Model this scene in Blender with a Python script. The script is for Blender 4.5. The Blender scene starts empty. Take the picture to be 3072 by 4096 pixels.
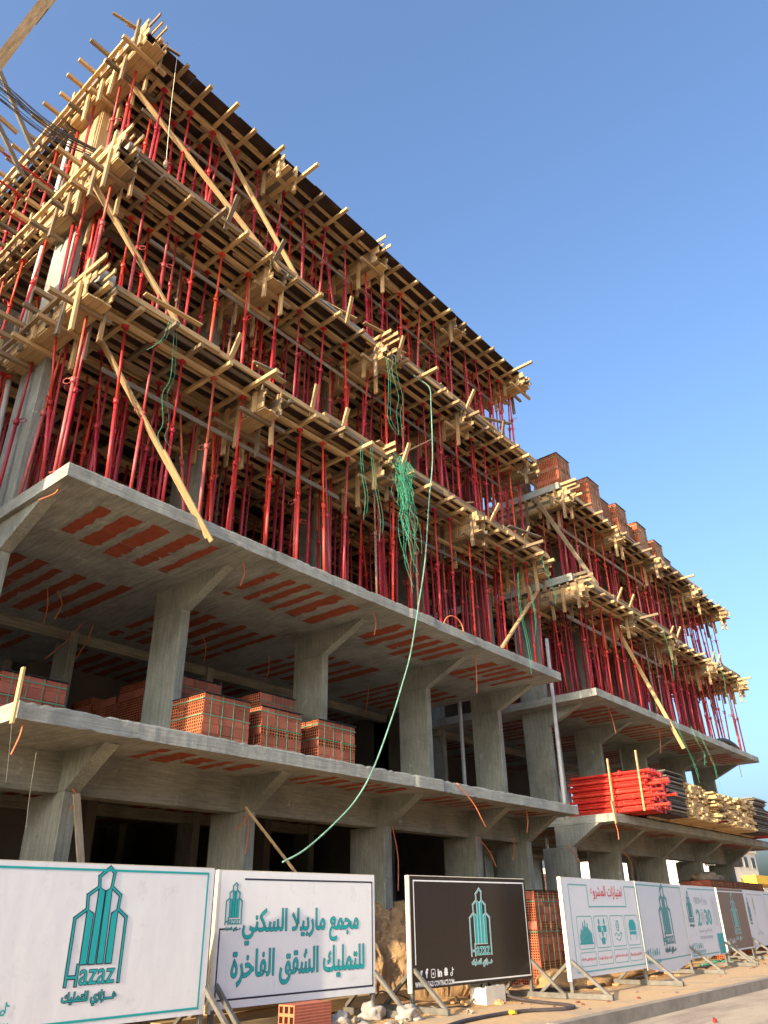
import bpy, bmesh, math, random
from mathutils import Vector, Matrix
random.seed(7)
R = random.Random(11)
sc = bpy.context.scene
COL = sc.collection
rad = math.radians
# ---------------------------------------------------------------- camera
cam = bpy.data.cameras.new('camera')
cam.sensor_fit = 'VERTICAL'; cam.sensor_height = 24.0
cam.lens = 3040.75/4096*24.0
cam.clip_start = .1; cam.clip_end = 5000
camo = bpy.data.objects.new('camera', cam); COL.objects.link(camo)
yw, pt, rl = .882, .492, -.0202
f = Vector((math.sin(yw)*math.cos(pt), math.cos(yw)*math.cos(pt), math.sin(pt)))
r0 = Vector((math.cos(yw), -math.sin(yw), 0)); u0 = r0.cross(f)
rr = r0*math.cos(rl)+u0*math.sin(rl); uu = -r0*math.sin(rl)+u0*math.cos(rl)
camo.matrix_world = Matrix(((rr.x, uu.x, -f.x, 0), (rr.y, uu.y, -f.y, 0), (rr.z, uu.z, -f.z, 0), (0, 0, 0, 1)))
sc.camera = camo
G = -1.31                                   # ground level (eye level is 0)
# ---------------------------------------------------------------- sky, sun, exposure
SUN_EL, SUN_AZ = rad(17), rad(3)            # azimuth: degrees in front of the facade line, coming from -X
sdir = Vector((-math.cos(SUN_AZ)*math.cos(SUN_EL), -math.sin(SUN_AZ)*math.cos(SUN_EL), math.sin(SUN_EL)))
w = bpy.data.worlds.new('World'); sc.world = w; w.use_nodes = True
nt = w.node_tree; bg = nt.nodes['Background']
sky = nt.nodes.new('ShaderNodeTexSky'); sky.sky_type = 'NISHITA'; sky.sun_disc = False
sky.sun_elevation = SUN_EL; sky.sun_rotation = math.atan2(sdir.x, sdir.y)
sky.air_density = 1.0; sky.dust_density = 6.2; sky.ozone_density = 4.1
nt.links.new(sky.outputs[0], bg.inputs[0]); bg.inputs[1].default_value = .14
sun = bpy.data.lights.new('sun', 'SUN'); sun.energy = 3.1; sun.angle = rad(.5); sun.color = (1, .80, .55)
suno = bpy.data.objects.new('sun', sun); COL.objects.link(suno)
suno.rotation_euler = (-sdir).to_track_quat('-Z', 'Y').to_euler()
sc.view_settings.view_transform = 'Standard'; sc.view_settings.look = 'None'
sc.view_settings.exposure = 1.7; sc.view_settings.gamma = 1
# ---------------------------------------------------------------- materials
def N(t, k, **kw):
    n = t.nodes.new(k)
    for a, b in kw.items(): setattr(n, a, b)
    return n
def base_mat(name, rough=.8, spec=.3):
    m = bpy.data.materials.new(name); m.use_nodes = True
    t = m.node_tree; p = t.nodes['Principled BSDF']
    p.inputs['Roughness'].default_value = rough
    p.inputs['Specular IOR Level'].default_value = spec
    return m, t, p
def coords(t, kind='Object', scale=(1, 1, 1)):
    tc = N(t, 'ShaderNodeTexCoord'); mp = N(t, 'ShaderNodeMapping')
    mp.inputs['Scale'].default_value = scale
    t.links.new(tc.outputs[kind], mp.inputs[0]); return mp.outputs[0]
def noise(t, vec, scale=5, detail=4, rough=.55):
    n = N(t, 'ShaderNodeTexNoise'); n.inputs['Scale'].default_value = scale
    n.inputs['Detail'].default_value = detail; n.inputs['Roughness'].default_value = rough
    t.links.new(vec, n.inputs['Vector']); return n.outputs['Fac']
def ramp(t, fac, stops):
    r = N(t, 'ShaderNodeValToRGB'); e = r.color_ramp.elements
    while len(e) < len(stops): e.new(.5)
    for i, (p, c) in enumerate(stops):
        e[i].position = p; e[i].color = (*c, 1) if len(c) == 3 else c
    t.links.new(fac, r.inputs[0]); return r.outputs[0]
def mix(t, a, b, fac, mode='MIX'):
    m = N(t, 'ShaderNodeMix', data_type='RGBA', blend_type=mode)
    for k, v in (('A', a), ('B', b)):
        s = [i for i in m.inputs if i.name == k and i.type == 'RGBA'][0]
        if isinstance(v, tuple): s.default_value = (*v, 1)
        else: t.links.new(v, s)
    if isinstance(fac, (int, float)): m.inputs[0].default_value = fac
    else: t.links.new(fac, m.inputs[0])
    return [o for o in m.outputs if o.type == 'RGBA'][0]
def bump(t, p, h, strength=.3, dist=.02):
    b = N(t, 'ShaderNodeBump'); b.inputs['Strength'].default_value = strength; b.inputs['Distance'].default_value = dist
    t.links.new(h, b.inputs['Height']); t.links.new(b.outputs[0], p.inputs['Normal'])
def concrete(name, sc_streak=(6, 6, .7), tint=(.30, .295, .25), board=None):
    m, t, p = base_mat(name, .85, .25)
    v = coords(t); a = noise(t, v, 1.1, 6, .6)
    c = ramp(t, a, [(.28, tuple(x*.66 for x in tint)), (.5, tint), (.72, tuple(x*1.28 for x in tint))])
    b = noise(t, coords(t, 'Object', sc_streak), 4, 5, .6)
    c = mix(t, c, ramp(t, b, [(.3, (.6, .59, .55)), (.62, (1.14, 1.14, 1.12))]), .75, 'MULTIPLY')
    g = noise(t, v, 22, 5, .7)
    c = mix(t, c, ramp(t, g, [(.35, (.82, .82, .8)), (.6, (1.05, 1.05, 1.05))]), .6, 'MULTIPLY')
    spots = noise(t, v, 2.6, 3, .7)
    c = mix(t, c, (.50, .49, .44), ramp(t, spots, [(.66, (0, 0, 0)), (.72, (.55, .55, .55))]))
    dk = noise(t, coords(t, 'Object', (1, 1, 1.6)), 3.4, 7, .75)
    c = mix(t, c, (.10, .098, .085), ramp(t, dk, [(.64, (0, 0, 0)), (.74, (.5, .5, .5))]))
    if board:                                       # seams left by the shuttering boards
        wv = N(t, 'ShaderNodeTexWave', wave_type='BANDS', bands_direction=board[0], wave_profile='SAW')
        wv.inputs['Scale'].default_value = board[1]; wv.inputs['Distortion'].default_value = .25
        t.links.new(v, wv.inputs[0])
        c = mix(t, c, ramp(t, wv.outputs['Fac'], [(0, (.55, .54, .5)), (.06, (1, 1, 1)), (.9, (.93, .93, .93))]), .7, 'MULTIPLY')
    t.links.new(c, p.inputs['Base Color']); bump(t, p, g, .35, .02)
    return m
M = {}
M['conc_col'] = concrete('column_concrete', (9, 9, .5), (.285, .30, .265), ('Y', 2.4))
M['conc_slab'] = concrete('slab_concrete', (.5, .5, 9), (.315, .33, .30), ('Z', 2.6))
M['conc_soffit'] = concrete('soffit_concrete', (5, .6, 5), (.30, .305, .275))
M['conc_beam'] = concrete('beam_concrete', (.5, 3, 8), (.26, .26, .22), ('Z', 2.2))
def wood(name, lo, mid, hi):
    m, t, p = base_mat(name, .75, .25)
    at = N(t, 'ShaderNodeAttribute', attribute_name='tone')
    c = ramp(t, at.outputs['Fac'], [(0, lo), (.35, mid), (1, hi)])
    g = noise(t, coords(t, 'UV', (1.6, 45, 1)), 1.6, 5, .6)
    c = mix(t, c, ramp(t, g, [(.3, (.62, .55, .46)), (.6, (1.08, 1.08, 1.08))]), .8, 'MULTIPLY')
    k = noise(t, coords(t, 'UV', (2.2, 9, 1)), 2.3, 2, .5)
    c = mix(t, c, (.13, .07, .035), ramp(t, k, [(.72, (0, 0, 0)), (.77, (.7, .7, .7))]))
    s = noise(t, coords(t, 'Object'), 1.3, 5, .6)
    c = mix(t, c, ramp(t, s, [(.35, (.7, .68, .64)), (.6, (1, 1, 1))]), .65, 'MULTIPLY')
    t.links.new(c, p.inputs['Base Color']); bump(t, p, g, .25, .006)
    return m
M['wood'] = wood('pine_timber', (.15, .13, .10), (.40, .275, .145), (.66, .475, .235))
M['wood_grey'] = wood('weathered_timber', (.13, .12, .10), (.26, .235, .19), (.42, .36, .26))
def plain(name, c, rough=.6, var=.25, scale=8, spec=.4, metal=0):
    m, t, p = base_mat(name, rough, spec)
    n = noise(t, coords(t), scale, 5, .65)
    col = ramp(t, n, [(.3, tuple(x*(1-var) for x in c)), (.7, tuple(min(1, x*(1+var)) for x in c))])
    t.links.new(col, p.inputs['Base Color']); p.inputs['Metallic'].default_value = metal
    bump(t, p, n, .15, .01)
    return m
def ply():
    m, t, p = base_mat('dark_plywood', .65, .3)
    n = noise(t, coords(t, 'Object', (1, 2.2, 1)), 1.5, 6, .7)
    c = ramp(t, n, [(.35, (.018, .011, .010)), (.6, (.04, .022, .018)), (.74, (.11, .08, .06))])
    t.links.new(c, p.inputs['Base Color']); return m
M['ply'] = ply()
def prop_paint():
    m, t, p = base_mat('prop_paint', .45, .5)
    oi = N(t, 'ShaderNodeObjectInfo')
    v = coords(t, 'Object', (1, 1, .5)); n = noise(t, v, 9, 6, .7)
    mp = N(t, 'ShaderNodeVectorMath', operation='ADD')
    c = mix(t, oi.outputs['Color'], ramp(t, n, [(.3, (.6, .55, .55)), (.62, (1.1, 1.1, 1.1))]), .7, 'MULTIPLY')
    n2 = noise(t, coords(t, 'Object', (1.6, 1.6, .6)), 14, 5, .7)
    c = mix(t, c, (.30, .17, .13), ramp(t, n2, [(.58, (0, 0, 0)), (.70, (.7, .7, .7))]))
    t.links.new(c, p.inputs['Base Color']); return m
M['prop'] = prop_paint()
def brick(name, c):
    m, t, p = base_mat(name, .85, .2)
    wv = N(t, 'ShaderNodeTexWave', wave_type='BANDS', bands_direction='Y'); wv.inputs['Scale'].default_value = 3.0
    wv.inputs['Distortion'].default_value = .3
    t.links.new(coords(t, 'UV'), wv.inputs[0])
    at = N(t, 'ShaderNodeAttribute', attribute_name='tone')
    col = ramp(t, at.outputs['Fac'], [(0, tuple(x*.72 for x in c)), (1, tuple(x*1.2 for x in c))])
    col = mix(t, col, ramp(t, wv.outputs['Fac'], [(0, (.62, .62, .62)), (.35, (1, 1, 1))]), .7, 'MULTIPLY')
    n = noise(t, coords(t), 9, 4, .6)
    col = mix(t, col, ramp(t, n, [(.3, (.8, .8, .8)), (.65, (1.08, 1.05, 1))]), .8, 'MULTIPLY')
    t.links.new(col, p.inputs['Base Color']); bump(t, p, wv.outputs['Fac'], .4, .01); return m
M['brick'] = brick('hollow_brick_side', (.42, .135, .085))
def brick_holes():
    m, t, p = base_mat('hollow_brick_end', .9, .1)
    tc = N(t, 'ShaderNodeTexCoord'); sp = N(t, 'ShaderNodeSeparateXYZ'); t.links.new(tc.outputs['UV'], sp.inputs[0])
    def cell(o, n):
        a = N(t, 'ShaderNodeMath', operation='MULTIPLY'); a.inputs[1].default_value = n; t.links.new(o, a.inputs[0])
        b = N(t, 'ShaderNodeMath', operation='FRACT'); t.links.new(a.outputs[0], b.inputs[0])
        c = N(t, 'ShaderNodeMath', operation='SUBTRACT'); t.links.new(b.outputs[0], c.inputs[0]); c.inputs[1].default_value = .5
        d = N(t, 'ShaderNodeMath', operation='ABSOLUTE'); t.links.new(c.outputs[0], d.inputs[0])
        e = N(t, 'ShaderNodeMath', operation='LESS_THAN'); t.links.new(d.outputs[0], e.inputs[0]); e.inputs[1].default_value = .34
        return e.outputs[0]
    mu = N(t, 'ShaderNodeMath', operation='MULTIPLY'); t.links.new(cell(sp.outputs[0], 3), mu.inputs[0]); t.links.new(cell(sp.outputs[1], 3), mu.inputs[1])
    at = N(t, 'ShaderNodeAttribute', attribute_name='tone')
    col = ramp(t, at.outputs['Fac'], [(0, (.36, .11, .05)), (1, (.56, .18, .085))])
    c = mix(t, col, (.035, .010, .006), mu.outputs[0]); t.links.new(c, p.inputs['Base Color']); return m
M['holes'] = brick_holes()
def exposed():
    m, t, p = base_mat('exposed_brick_strip', .9, .15)
    wv = N(t, 'ShaderNodeTexWave', wave_type='BANDS', bands_direction='X'); wv.inputs['Scale'].default_value = 9
    wv.inputs['Distortion'].default_value = .6
    t.links.new(coords(t), wv.inputs[0])
    n = noise(t, coords(t), 5, 6, .7)
    c = ramp(t, n, [(.3, (.24, .055, .03)), (.62, (.35, .088, .045)), (.78, (.36, .19, .12))])
    c = mix(t, c, ramp(t, wv.outputs['Fac'], [(0, (.6, .6, .6)), (.3, (1, 1, 1))]), .7, 'MULTIPLY')
    t.links.new(c, p.inputs['Base Color']); return m
M['exposed'] = exposed()
M['green'] = plain('green_strap', (.04, .29, .17), .5, .3)
M['hose'] = plain('green_hose_rubber', (.13, .27, .21), .6, .4, 5)
M['black'] = plain('black_plastic', (.015, .015, .017), .45, .2)
M['cable'] = plain('dark_cable', (.05, .042, .045), .55, .3)
M['rebar'] = plain('dark_rebar', (.022, .02, .022), .7, .3, 20)
M['orange'] = plain('orange_conduit', (.55, .17, .07), .6, .2)
M['pvc'] = plain('grey_drain_pipe', (.50, .51, .50), .4, .12, 3)
M['steel'] = plain('grey_painted_steel', (.125, .118, .10), .55, .35, 6)
M['cream'] = plain('sunlit_edge_vinyl', (.66, .61, .48), .5, .08)  # white banner edge with the warm sunlight put into its colour
M['white_junk'] = plain('dirty_white_bag', (.36, .32, .27), .7, .3)
M['stone'] = plain('rubble_stone', (.27, .21, .15), .9, .35)
M['kerb'] = plain('kerb_concrete', (.27, .235, .19), .9, .25, 3)
M['yellow'] = plain('yellow_canopy', (.80, .52, .03), .5, .05)
M['red_paint'] = plain('red_paint', (.42, .02, .02), .6, .1)
M['box'] = plain('junction_box_plastic', (.66, .63, .53), .5, .12, 4)
M['string'] = plain('pale_string', (.60, .54, .42), .8, .1)
def sand():
    m, t, p = base_mat('sand', .95, .1)
    v = coords(t); a = noise(t, v, .5, 8, .65); b = noise(t, v, 6, 8, .7)
    c = ramp(t, a, [(.3, (.42, .25, .11)), (.55, (.56, .35, .17)), (.75, (.63, .43, .23))])
    c = mix(t, c, ramp(t, b, [(.3, (.68, .66, .64)), (.6, (1.08, 1.08, 1.08))]), .8, 'MULTIPLY')
    t.links.new(c, p.inputs['Base Color']); bump(t, p, b, .9, .08); return m
M['sand'] = sand()
def dirt():
    m, t, p = base_mat('heaped_dirt', .95, .1)
    v = coords(t); a = noise(t, v, 3, 8, .75)
    c = ramp(t, a, [(.3, (.44, .27, .13)), (.55, (.58, .38, .20)), (.75, (.66, .47, .28))])
    t.links.new(c, p.inputs['Base Color']); bump(t, p, noise(t, v, 9, 8, .75), 1, .12); return m
M['dirt'] = dirt()
def paving():
    m, t, p = base_mat('dusty_paving', .9, .15)
    v = coords(t); br = N(t, 'ShaderNodeTexBrick'); br.inputs['Scale'].default_value = 4.5
    br.inputs['Color1'].default_value = (.46, .36, .25, 1); br.inputs['Color2'].default_value = (.40, .32, .23, 1)
    br.inputs['Mortar'].default_value = (.30, .21, .13, 1); br.inputs['Mortar Size'].default_value = .012
    br.inputs['Brick Width'].default_value = .9; br.inputs['Row Height'].default_value = .45
    t.links.new(v, br.inputs[0])
    a = noise(t, v, 1.1, 7, .7)
    c = mix(t, br.outputs[0], (.56, .38, .21), ramp(t, a, [(.36, (0, 0, 0)), (.52, (.92, .92, .92))]))
    n = noise(t, v, 14, 6, .7); c = mix(t, c, ramp(t, n, [(.3, (.8, .8, .8)), (.6, (1.04, 1.04, 1.04))]), .8, 'MULTIPLY')
    t.links.new(c, p.inputs['Base Color']); bump(t, p, n, .4, .02); return m
M['paving'] = paving()
def road():
    m, t, p = base_mat('dusty_road', .9, .15)
    v = coords(t, 'Object', (.6, 1.6, 1)); a = noise(t, v, .9, 7, .65)
    c = ramp(t, a, [(.3, (.30, .25, .20)), (.55, (.46, .38, .29)), (.75, (.52, .44, .34))])
    n = noise(t, coords(t), 25, 6, .7); c = mix(t, c, ramp(t, n, [(.3, (.75, .75, .75)), (.6, (1.05, 1.05, 1.05))]), .8, 'MULTIPLY')
    tr = noise(t, coords(t, 'Object', (.12, 2.6, 1)), 1.2, 4, .6); c = mix(t, c, (.17, .14, .115), ramp(t, tr, [(.52, (0, 0, 0)), (.66, (.7, .7, .7))]))
    t.links.new(c, p.inputs['Base Color']); bump(t, p, n, .4, .015); return m
M['road'] = road()
def vinyl(name, c, rough=.42):
    m, t, p = base_mat(name, rough, .4)
    v = coords(t, 'Object', (1.4, 1, .5)); n = noise(t, v, 1.7, 4, .55)
    d = noise(t, coords(t), 3.2, 7, .75)
    col = mix(t, c, tuple(x*.6+.02 for x in c), ramp(t, d, [(.56, (0, 0, 0)), (.75, (.55, .55, .55))]))
    t.links.new(col, p.inputs['Base Color']); bump(t, p, n, .13, .05); return m
M['v_white'] = vinyl('white_banner_vinyl', (.70, .72, .735))
M['v_black'] = vinyl('black_banner_vinyl', (.028, .022, .018), .3)
M['v_brown'] = vinyl('brown_banner_vinyl', (.20, .13, .09), .5)
M['teal'] = plain('teal_print', (.012, .36, .37), .45, .06)
M['teal_dull'] = plain('faded_teal_print', (.10, .40, .39), .45, .08)
M['grey_print'] = plain('pale_grey_print', (.42, .47, .48), .5, .06)
M['navy'] = plain('navy_print', (.02, .022, .045), .45, .06)
M['white_print'] = plain('white_print', (.72, .74, .74), .45, .05)
M['red_print'] = plain('red_print', (.62, .035, .045), .45, .06)
M['gold_print'] = plain('olive_print', (.42, .44, .22), .5, .06)
M['wall_cream'] = plain('cream_render', (.62, .54, .40), .9, .08, .6)
M['wall_white'] = plain('white_render', (.66, .65, .60), .9, .06, .6)
M['wall_pink'] = plain('bare_brick_render', (.50, .27, .17), .9, .12, 1.5)
M['wall_grey'] = plain('grey_render', (.30, .31, .33), .9, .08, .6)
M['glass'] = plain('dark_window_glass', (.05, .06, .07), .15, .2)
M['dark_wall'] = plain('shade_toned_wall', (.12, .11, .10), .9, .2, 1)  # interior shade put into the colour of the added walls
# ---------------------------------------------------------------- mesh helper
class MB:
    def __init__(s): s.v = []; s.f = []; s.uv = []; s.m = []; s.t = []
    def quad(s, p, uv=None, m=0, tone=.5):
        b = len(s.v); s.v += [tuple(x) for x in p]; n = len(p); s.f.append(tuple(range(b, b+n)))
        s.uv += list(uv) if uv else [(0, 0)]*n; s.m.append(m); s.t.append(tone)
    def hexa(s, c, m=0, tone=.5, uvf=None, faces=None):
        """c: 8 corners, order x0y0z0,x1y0z0,x1y1z0,x0y1z0, then the top four"""
        b = len(s.v); s.v += [tuple(x) for x in c]
        F = ((0, 3, 2, 1), (4, 5, 6, 7), (0, 1, 5, 4), (1, 2, 6, 5), (2, 3, 7, 6), (3, 0, 4, 7))
        for i, q in enumerate(F):
            s.f.append(tuple(b+k for k in q)); mm = faces[i] if faces else m
            s.m.append(mm); s.t.append(tone)
            s.uv += uvf[i] if uvf else [(0, 0), (1, 0), (1, 1), (0, 1)]
    def box(s, x0, x1, y0, y1, z0, z1, m=0, tone=.5, faces=None, uv=True):
        c = [(x0, y0, z0), (x1, y0, z0), (x1, y1, z0), (x0, y1, z0), (x0, y0, z1), (x1, y0, z1), (x1, y1, z1), (x0, y1, z1)]
        s.hexa(c, m, tone, None, faces)
    def beam(s, p0, p1, w, h, tone=None, m=0, up=(0, 0, 1), roll=0):
        """board from p0 to p1; w across, h along up; UV runs with the grain"""
        p0 = Vector(p0); p1 = Vector(p1); d = p1-p0; L = d.length; d.normalize(); up = Vector(up)
        a = d.cross(up)
        if a.length < .05: a = d.cross(Vector((1, 0, 0)))
        a.normalize(); n = a.cross(d).normalized()
        if roll: q = Matrix.Rotation(roll, 3, d); a = q @ a; n = q @ n
        if tone is None: tone = R.random()
        a = a*(w/2); n = n*(h/2)
        c = [p0-a-n, p0+a-n, p0+a+n, p0-a+n, p1-a-n, p1+a-n, p1+a+n, p1-a+n]
        o = R.random()*40; q = R.random()*40
        sd = [(o, q), (o, q+w), (o+L, q+w), (o+L, q)]
        en = [(o, q), (o+w, q), (o+w, q+h), (o, q+h)]
        b = len(s.v); s.v += [tuple(x) for x in c]
        F = ((3, 2, 1, 0), (4, 5, 6, 7), (0, 1, 5, 4), (1, 2, 6, 5), (2, 3, 7, 6), (3, 0, 4, 7))
        for i, f_ in enumerate(F):
            s.f.append(tuple(b+k for k in f_)); s.m.append(m); s.t.append(tone)
            s.uv += en if i < 2 else sd
    def tube(s, pts, r, n=8, caps=True, m=0, tone=.5):
        pts = [Vector(p) for p in pts]; b = len(s.v); prev = None
        for i, p in enumerate(pts):
            d = (pts[min(i+1, len(pts)-1)]-pts[max(i-1, 0)]).normalized()
            if prev is None:
                a = d.cross(Vector((0, 0, 1)))
                if a.length < .1: a = d.cross(Vector((1, 0, 0)))
            else: a = prev-d*prev.dot(d)
            a.normalize(); prev = a; c = d.cross(a)
            rr_ = r[i] if isinstance(r, (list, tuple)) else r
            for k in range(n):
                t_ = 2*math.pi*k/n; s.v.append(tuple(p+a*(rr_*math.cos(t_))+c*(rr_*math.sin(t_))))
        for i in range(len(pts)-1):
            for k in range(n):
                k2 = (k+1) % n
                s.f.append((b+i*n+k, b+i*n+k2, b+(i+1)*n+k2, b+(i+1)*n+k)); s.m.append(m); s.t.append(tone); s.uv += [(0, 0)]*4
        if caps:
            s.f.append(tuple(b+k for k in range(n-1, -1, -1))); s.m.append(m); s.t.append(tone); s.uv += [(0, 0)]*n
            e = b+(len(pts)-1)*n; s.f.append(tuple(e+k for k in range(n))); s.m.append(m); s.t.append(tone); s.uv += [(0, 0)]*n
    def prism(s, poly, axis, a, b, m=0, tone=.5):
        """poly: 2D points in the plane normal to axis, swept from a to b"""
        def P(q, t_): return {'x': (t_, q[0], q[1]), 'y': (q[0], t_, q[1]), 'z': (q[0], q[1], t_)}[axis]
        n = len(poly); i0 = len(s.v); s.v += [P(q, a) for q in poly]+[P(q, b) for q in poly]
        for k in range(n):
            s.f.append((i0+k, i0+(k+1) % n, i0+n+(k+1) % n, i0+n+k)); s.m.append(m); s.t.append(tone); s.uv += [(0, 0), (1, 0), (1, 1), (0, 1)]
        s.f.append(tuple(i0+k for k in range(n-1, -1, -1))); s.m.append(m); s.t.append(tone); s.uv += [(0, 0)]*n
        s.f.append(tuple(i0+n+k for k in range(n))); s.m.append(m); s.t.append(tone); s.uv += [(0, 0)]*n
    def mesh(s, name, mats, smooth=False):
        me = bpy.data.meshes.new(name); me.from_pydata(s.v, [], s.f)
        for m_ in (mats if isinstance(mats, (list, tuple)) else [mats]): me.materials.append(m_)
        ul = me.uv_layers.new(name='UVMap'); flat = [c for p in s.uv for c in p]
        if len(flat) == 2*len(me.loops): ul.data.foreach_set('uv', flat)
        at = me.attributes.new('tone', 'FLOAT', 'FACE'); at.data.foreach_set('value', s.t)
        me.polygons.foreach_set('material_index', s.m)
        if smooth: me.polygons.foreach_set('use_smooth', [True]*len(me.polygons))
        me.update()
        bm = bmesh.new(); bm.from_mesh(me); bmesh.ops.recalc_face_normals(bm, faces=bm.faces); bm.to_mesh(me); bm.free()
        return me
    def build(s, name, mats, parent=None, smooth=False):
        o = bpy.data.objects.new(name, s.mesh(name, mats, smooth)); COL.objects.link(o)
        if parent: o.parent = parent
        return o
def tag(o, label, cat, group=None):
    o['label'] = label; o['category'] = cat
    if group: o['group'] = group
    return o
def thing(name, label, cat, loc=(0, 0, 0), group=None):
    o = bpy.data.objects.new(name, None); o.empty_display_size = .2; COL.objects.link(o); o.location = loc
    return tag(o, label, cat, group)
def struct(o): o['kind'] = 'structure'; return o
def off(mb, loc):
    mb.v = [(a-loc[0], b-loc[1], c-loc[2]) for a, b, c in mb.v]; return mb
def part(mb, name, mats, par, smooth=False):
    """a part written in world coordinates, hung under its thing"""
    return off(mb, par.location).build(name, mats, par, smooth)
def single(mb, name, mats, label, cat, loc, group=None, smooth=False):
    o = off(mb, loc).build(name, mats, None, smooth); o.location = loc
    return tag(o, label, cat, group)
# ================================================================ SETTING
def sheet(name, x0, x1, y0, y1, z, mat, nx=1, ny=1, amp=0, seed=1):
    q = random.Random(seed); mb = MB()
    P = [[(x0+(x1-x0)*i/nx, y0+(y1-y0)*j/ny, z+(q.uniform(-amp, amp) if 0 < i < nx and 0 < j < ny else 0)) for j in range(ny+1)] for i in range(nx+1)]
    for i in range(nx):
        for j in range(ny): mb.quad([P[i][j], P[i+1][j], P[i+1][j+1], P[i][j+1]])
    return struct(mb.build(name, mat, smooth=amp > 0))
sheet('ground', -1500, 2500, -1500, 2500, G-.19, M['sand'])
sheet('sand_lot', -20, 70, 8.05, 60, G+.0, M['sand'], 300, 90, .03, 3)
sheet('road', -20, 160, -3.0, 6.2, G-.17, M['road'])
sheet('pavement', -20, 70, 6.36, 8.25, G+.005, M['paving'])
mb = MB(); x = -5
while x < 70:
    mb.box(x, x+.995, 6.18, 6.36, G-.2, G+.012+R.uniform(-.004, .004), tone=.5); x += 1.0
struct(mb.build('kerb', M['kerb']))
# ================================================================ BUILDINGS
S2, S3 = 2.47, 5.93
HD = {4: 9.18, 5: 12.56, 6: 15.96}                 # underside of the bearers on each level
def slab_mesh(x0, x1, y0, y1, ztop, th, q, left_y=None, steps=()):
    """slab with ragged cast edges"""
    mb = MB(); n = int((x1-x0)/.09)
    def yo(x):
        for a, b, d in steps:
            if a <= x < b: return d
        return 0
    prev = None
    for i in range(n+1):
        x = x0+(x1-x0)*i/n; j = q.uniform(-.002, .002)
        ch = q.random() < .10
        zt = ztop+q.uniform(-.007, .004)-(.018 if ch else 0); zb = ztop-th+q.uniform(-.001, .003)+(.016 if q.random() < .06 else 0)
        d = yo(x)
        cur = [(x, y0+j+d, zb), (x, y0+j+.004+d, zt-.03), (x, y0+j+.014+d, zt), (x, y1, ztop), (x, y1, ztop-th)]
        if prev:
            for k in range(5):
                k2 = (k+1) % 5
                mb.quad([prev[k], cur[k], cur[k2], prev[k2]], m=(1 if k == 4 else 0))
        else: mb.quad(cur[::-1])
        prev = cur
    mb.quad(prev); return mb
def infill(xcols, z, q, bands=((9.66, 11.45), (12.35, 15.1), (16.0, 19.0)), x1=None):
    mb = MB()
    for a, b in zip(xcols[:-1], xcols[1:]):
        for bi, (ya, yb) in enumerate(bands):
            x = a+.62+q.uniform(0, .25)
            while x < b-.45:
                wd = q.choice((.18, .22, .26, .32))
                y = ya+q.uniform(0, .25); ye = yb-q.uniform(0, .35)
                while y < ye:
                    L = q.uniform(.9, 1.9); e = min(y+L, ye); n = 12
                    o1 = 0; lft = []; rgt = []
                    for k in range(n+1):
                        yy = y+(e-y)*k/n; c_ = q.uniform(.02, .08) if q.random() < .12 else 0
                        lft.append((x+o1+q.uniform(-.022, .022), yy, z)); rgt.append((x+o1+wd-c_+q.uniform(-.022, .022), yy+q.uniform(-.02, .02), z))
                    for k in range(n): mb.quad([lft[k], rgt[k], rgt[k+1], lft[k+1]])
                    y = e+(.012 if q.random() < .8 else q.uniform(.1, .3))
                x += wd+q.choice((.15, .18, .2, .26))
    return mb
def column(par, x, y, dx, dy, z0, z1, name='column'):
    mb = MB(); q = R; n = 6
    for k in range(n):
        a, b = z0+(z1-z0)*k/n, z0+(z1-z0)*(k+1)/n
    mb.box(x, x+dx, y, y+dy, z0, z1)
    o = part(mb, name, M['conc_col'], par)
    bv = o.modifiers.new('edge', 'BEVEL'); bv.width = .012; bv.segments = 1
    return o
def haunch(par, x, dx, yc, yh, zb, zs, dy):
    mb = MB(); mb.prism([(yc, zb), (yh, zs-.005), (yh+.02, zs), (yc+dy, zs), (yc+dy, zb)], 'x', x, x+dx)
    return part(mb, 'haunch', M['conc_col'], par)
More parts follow.
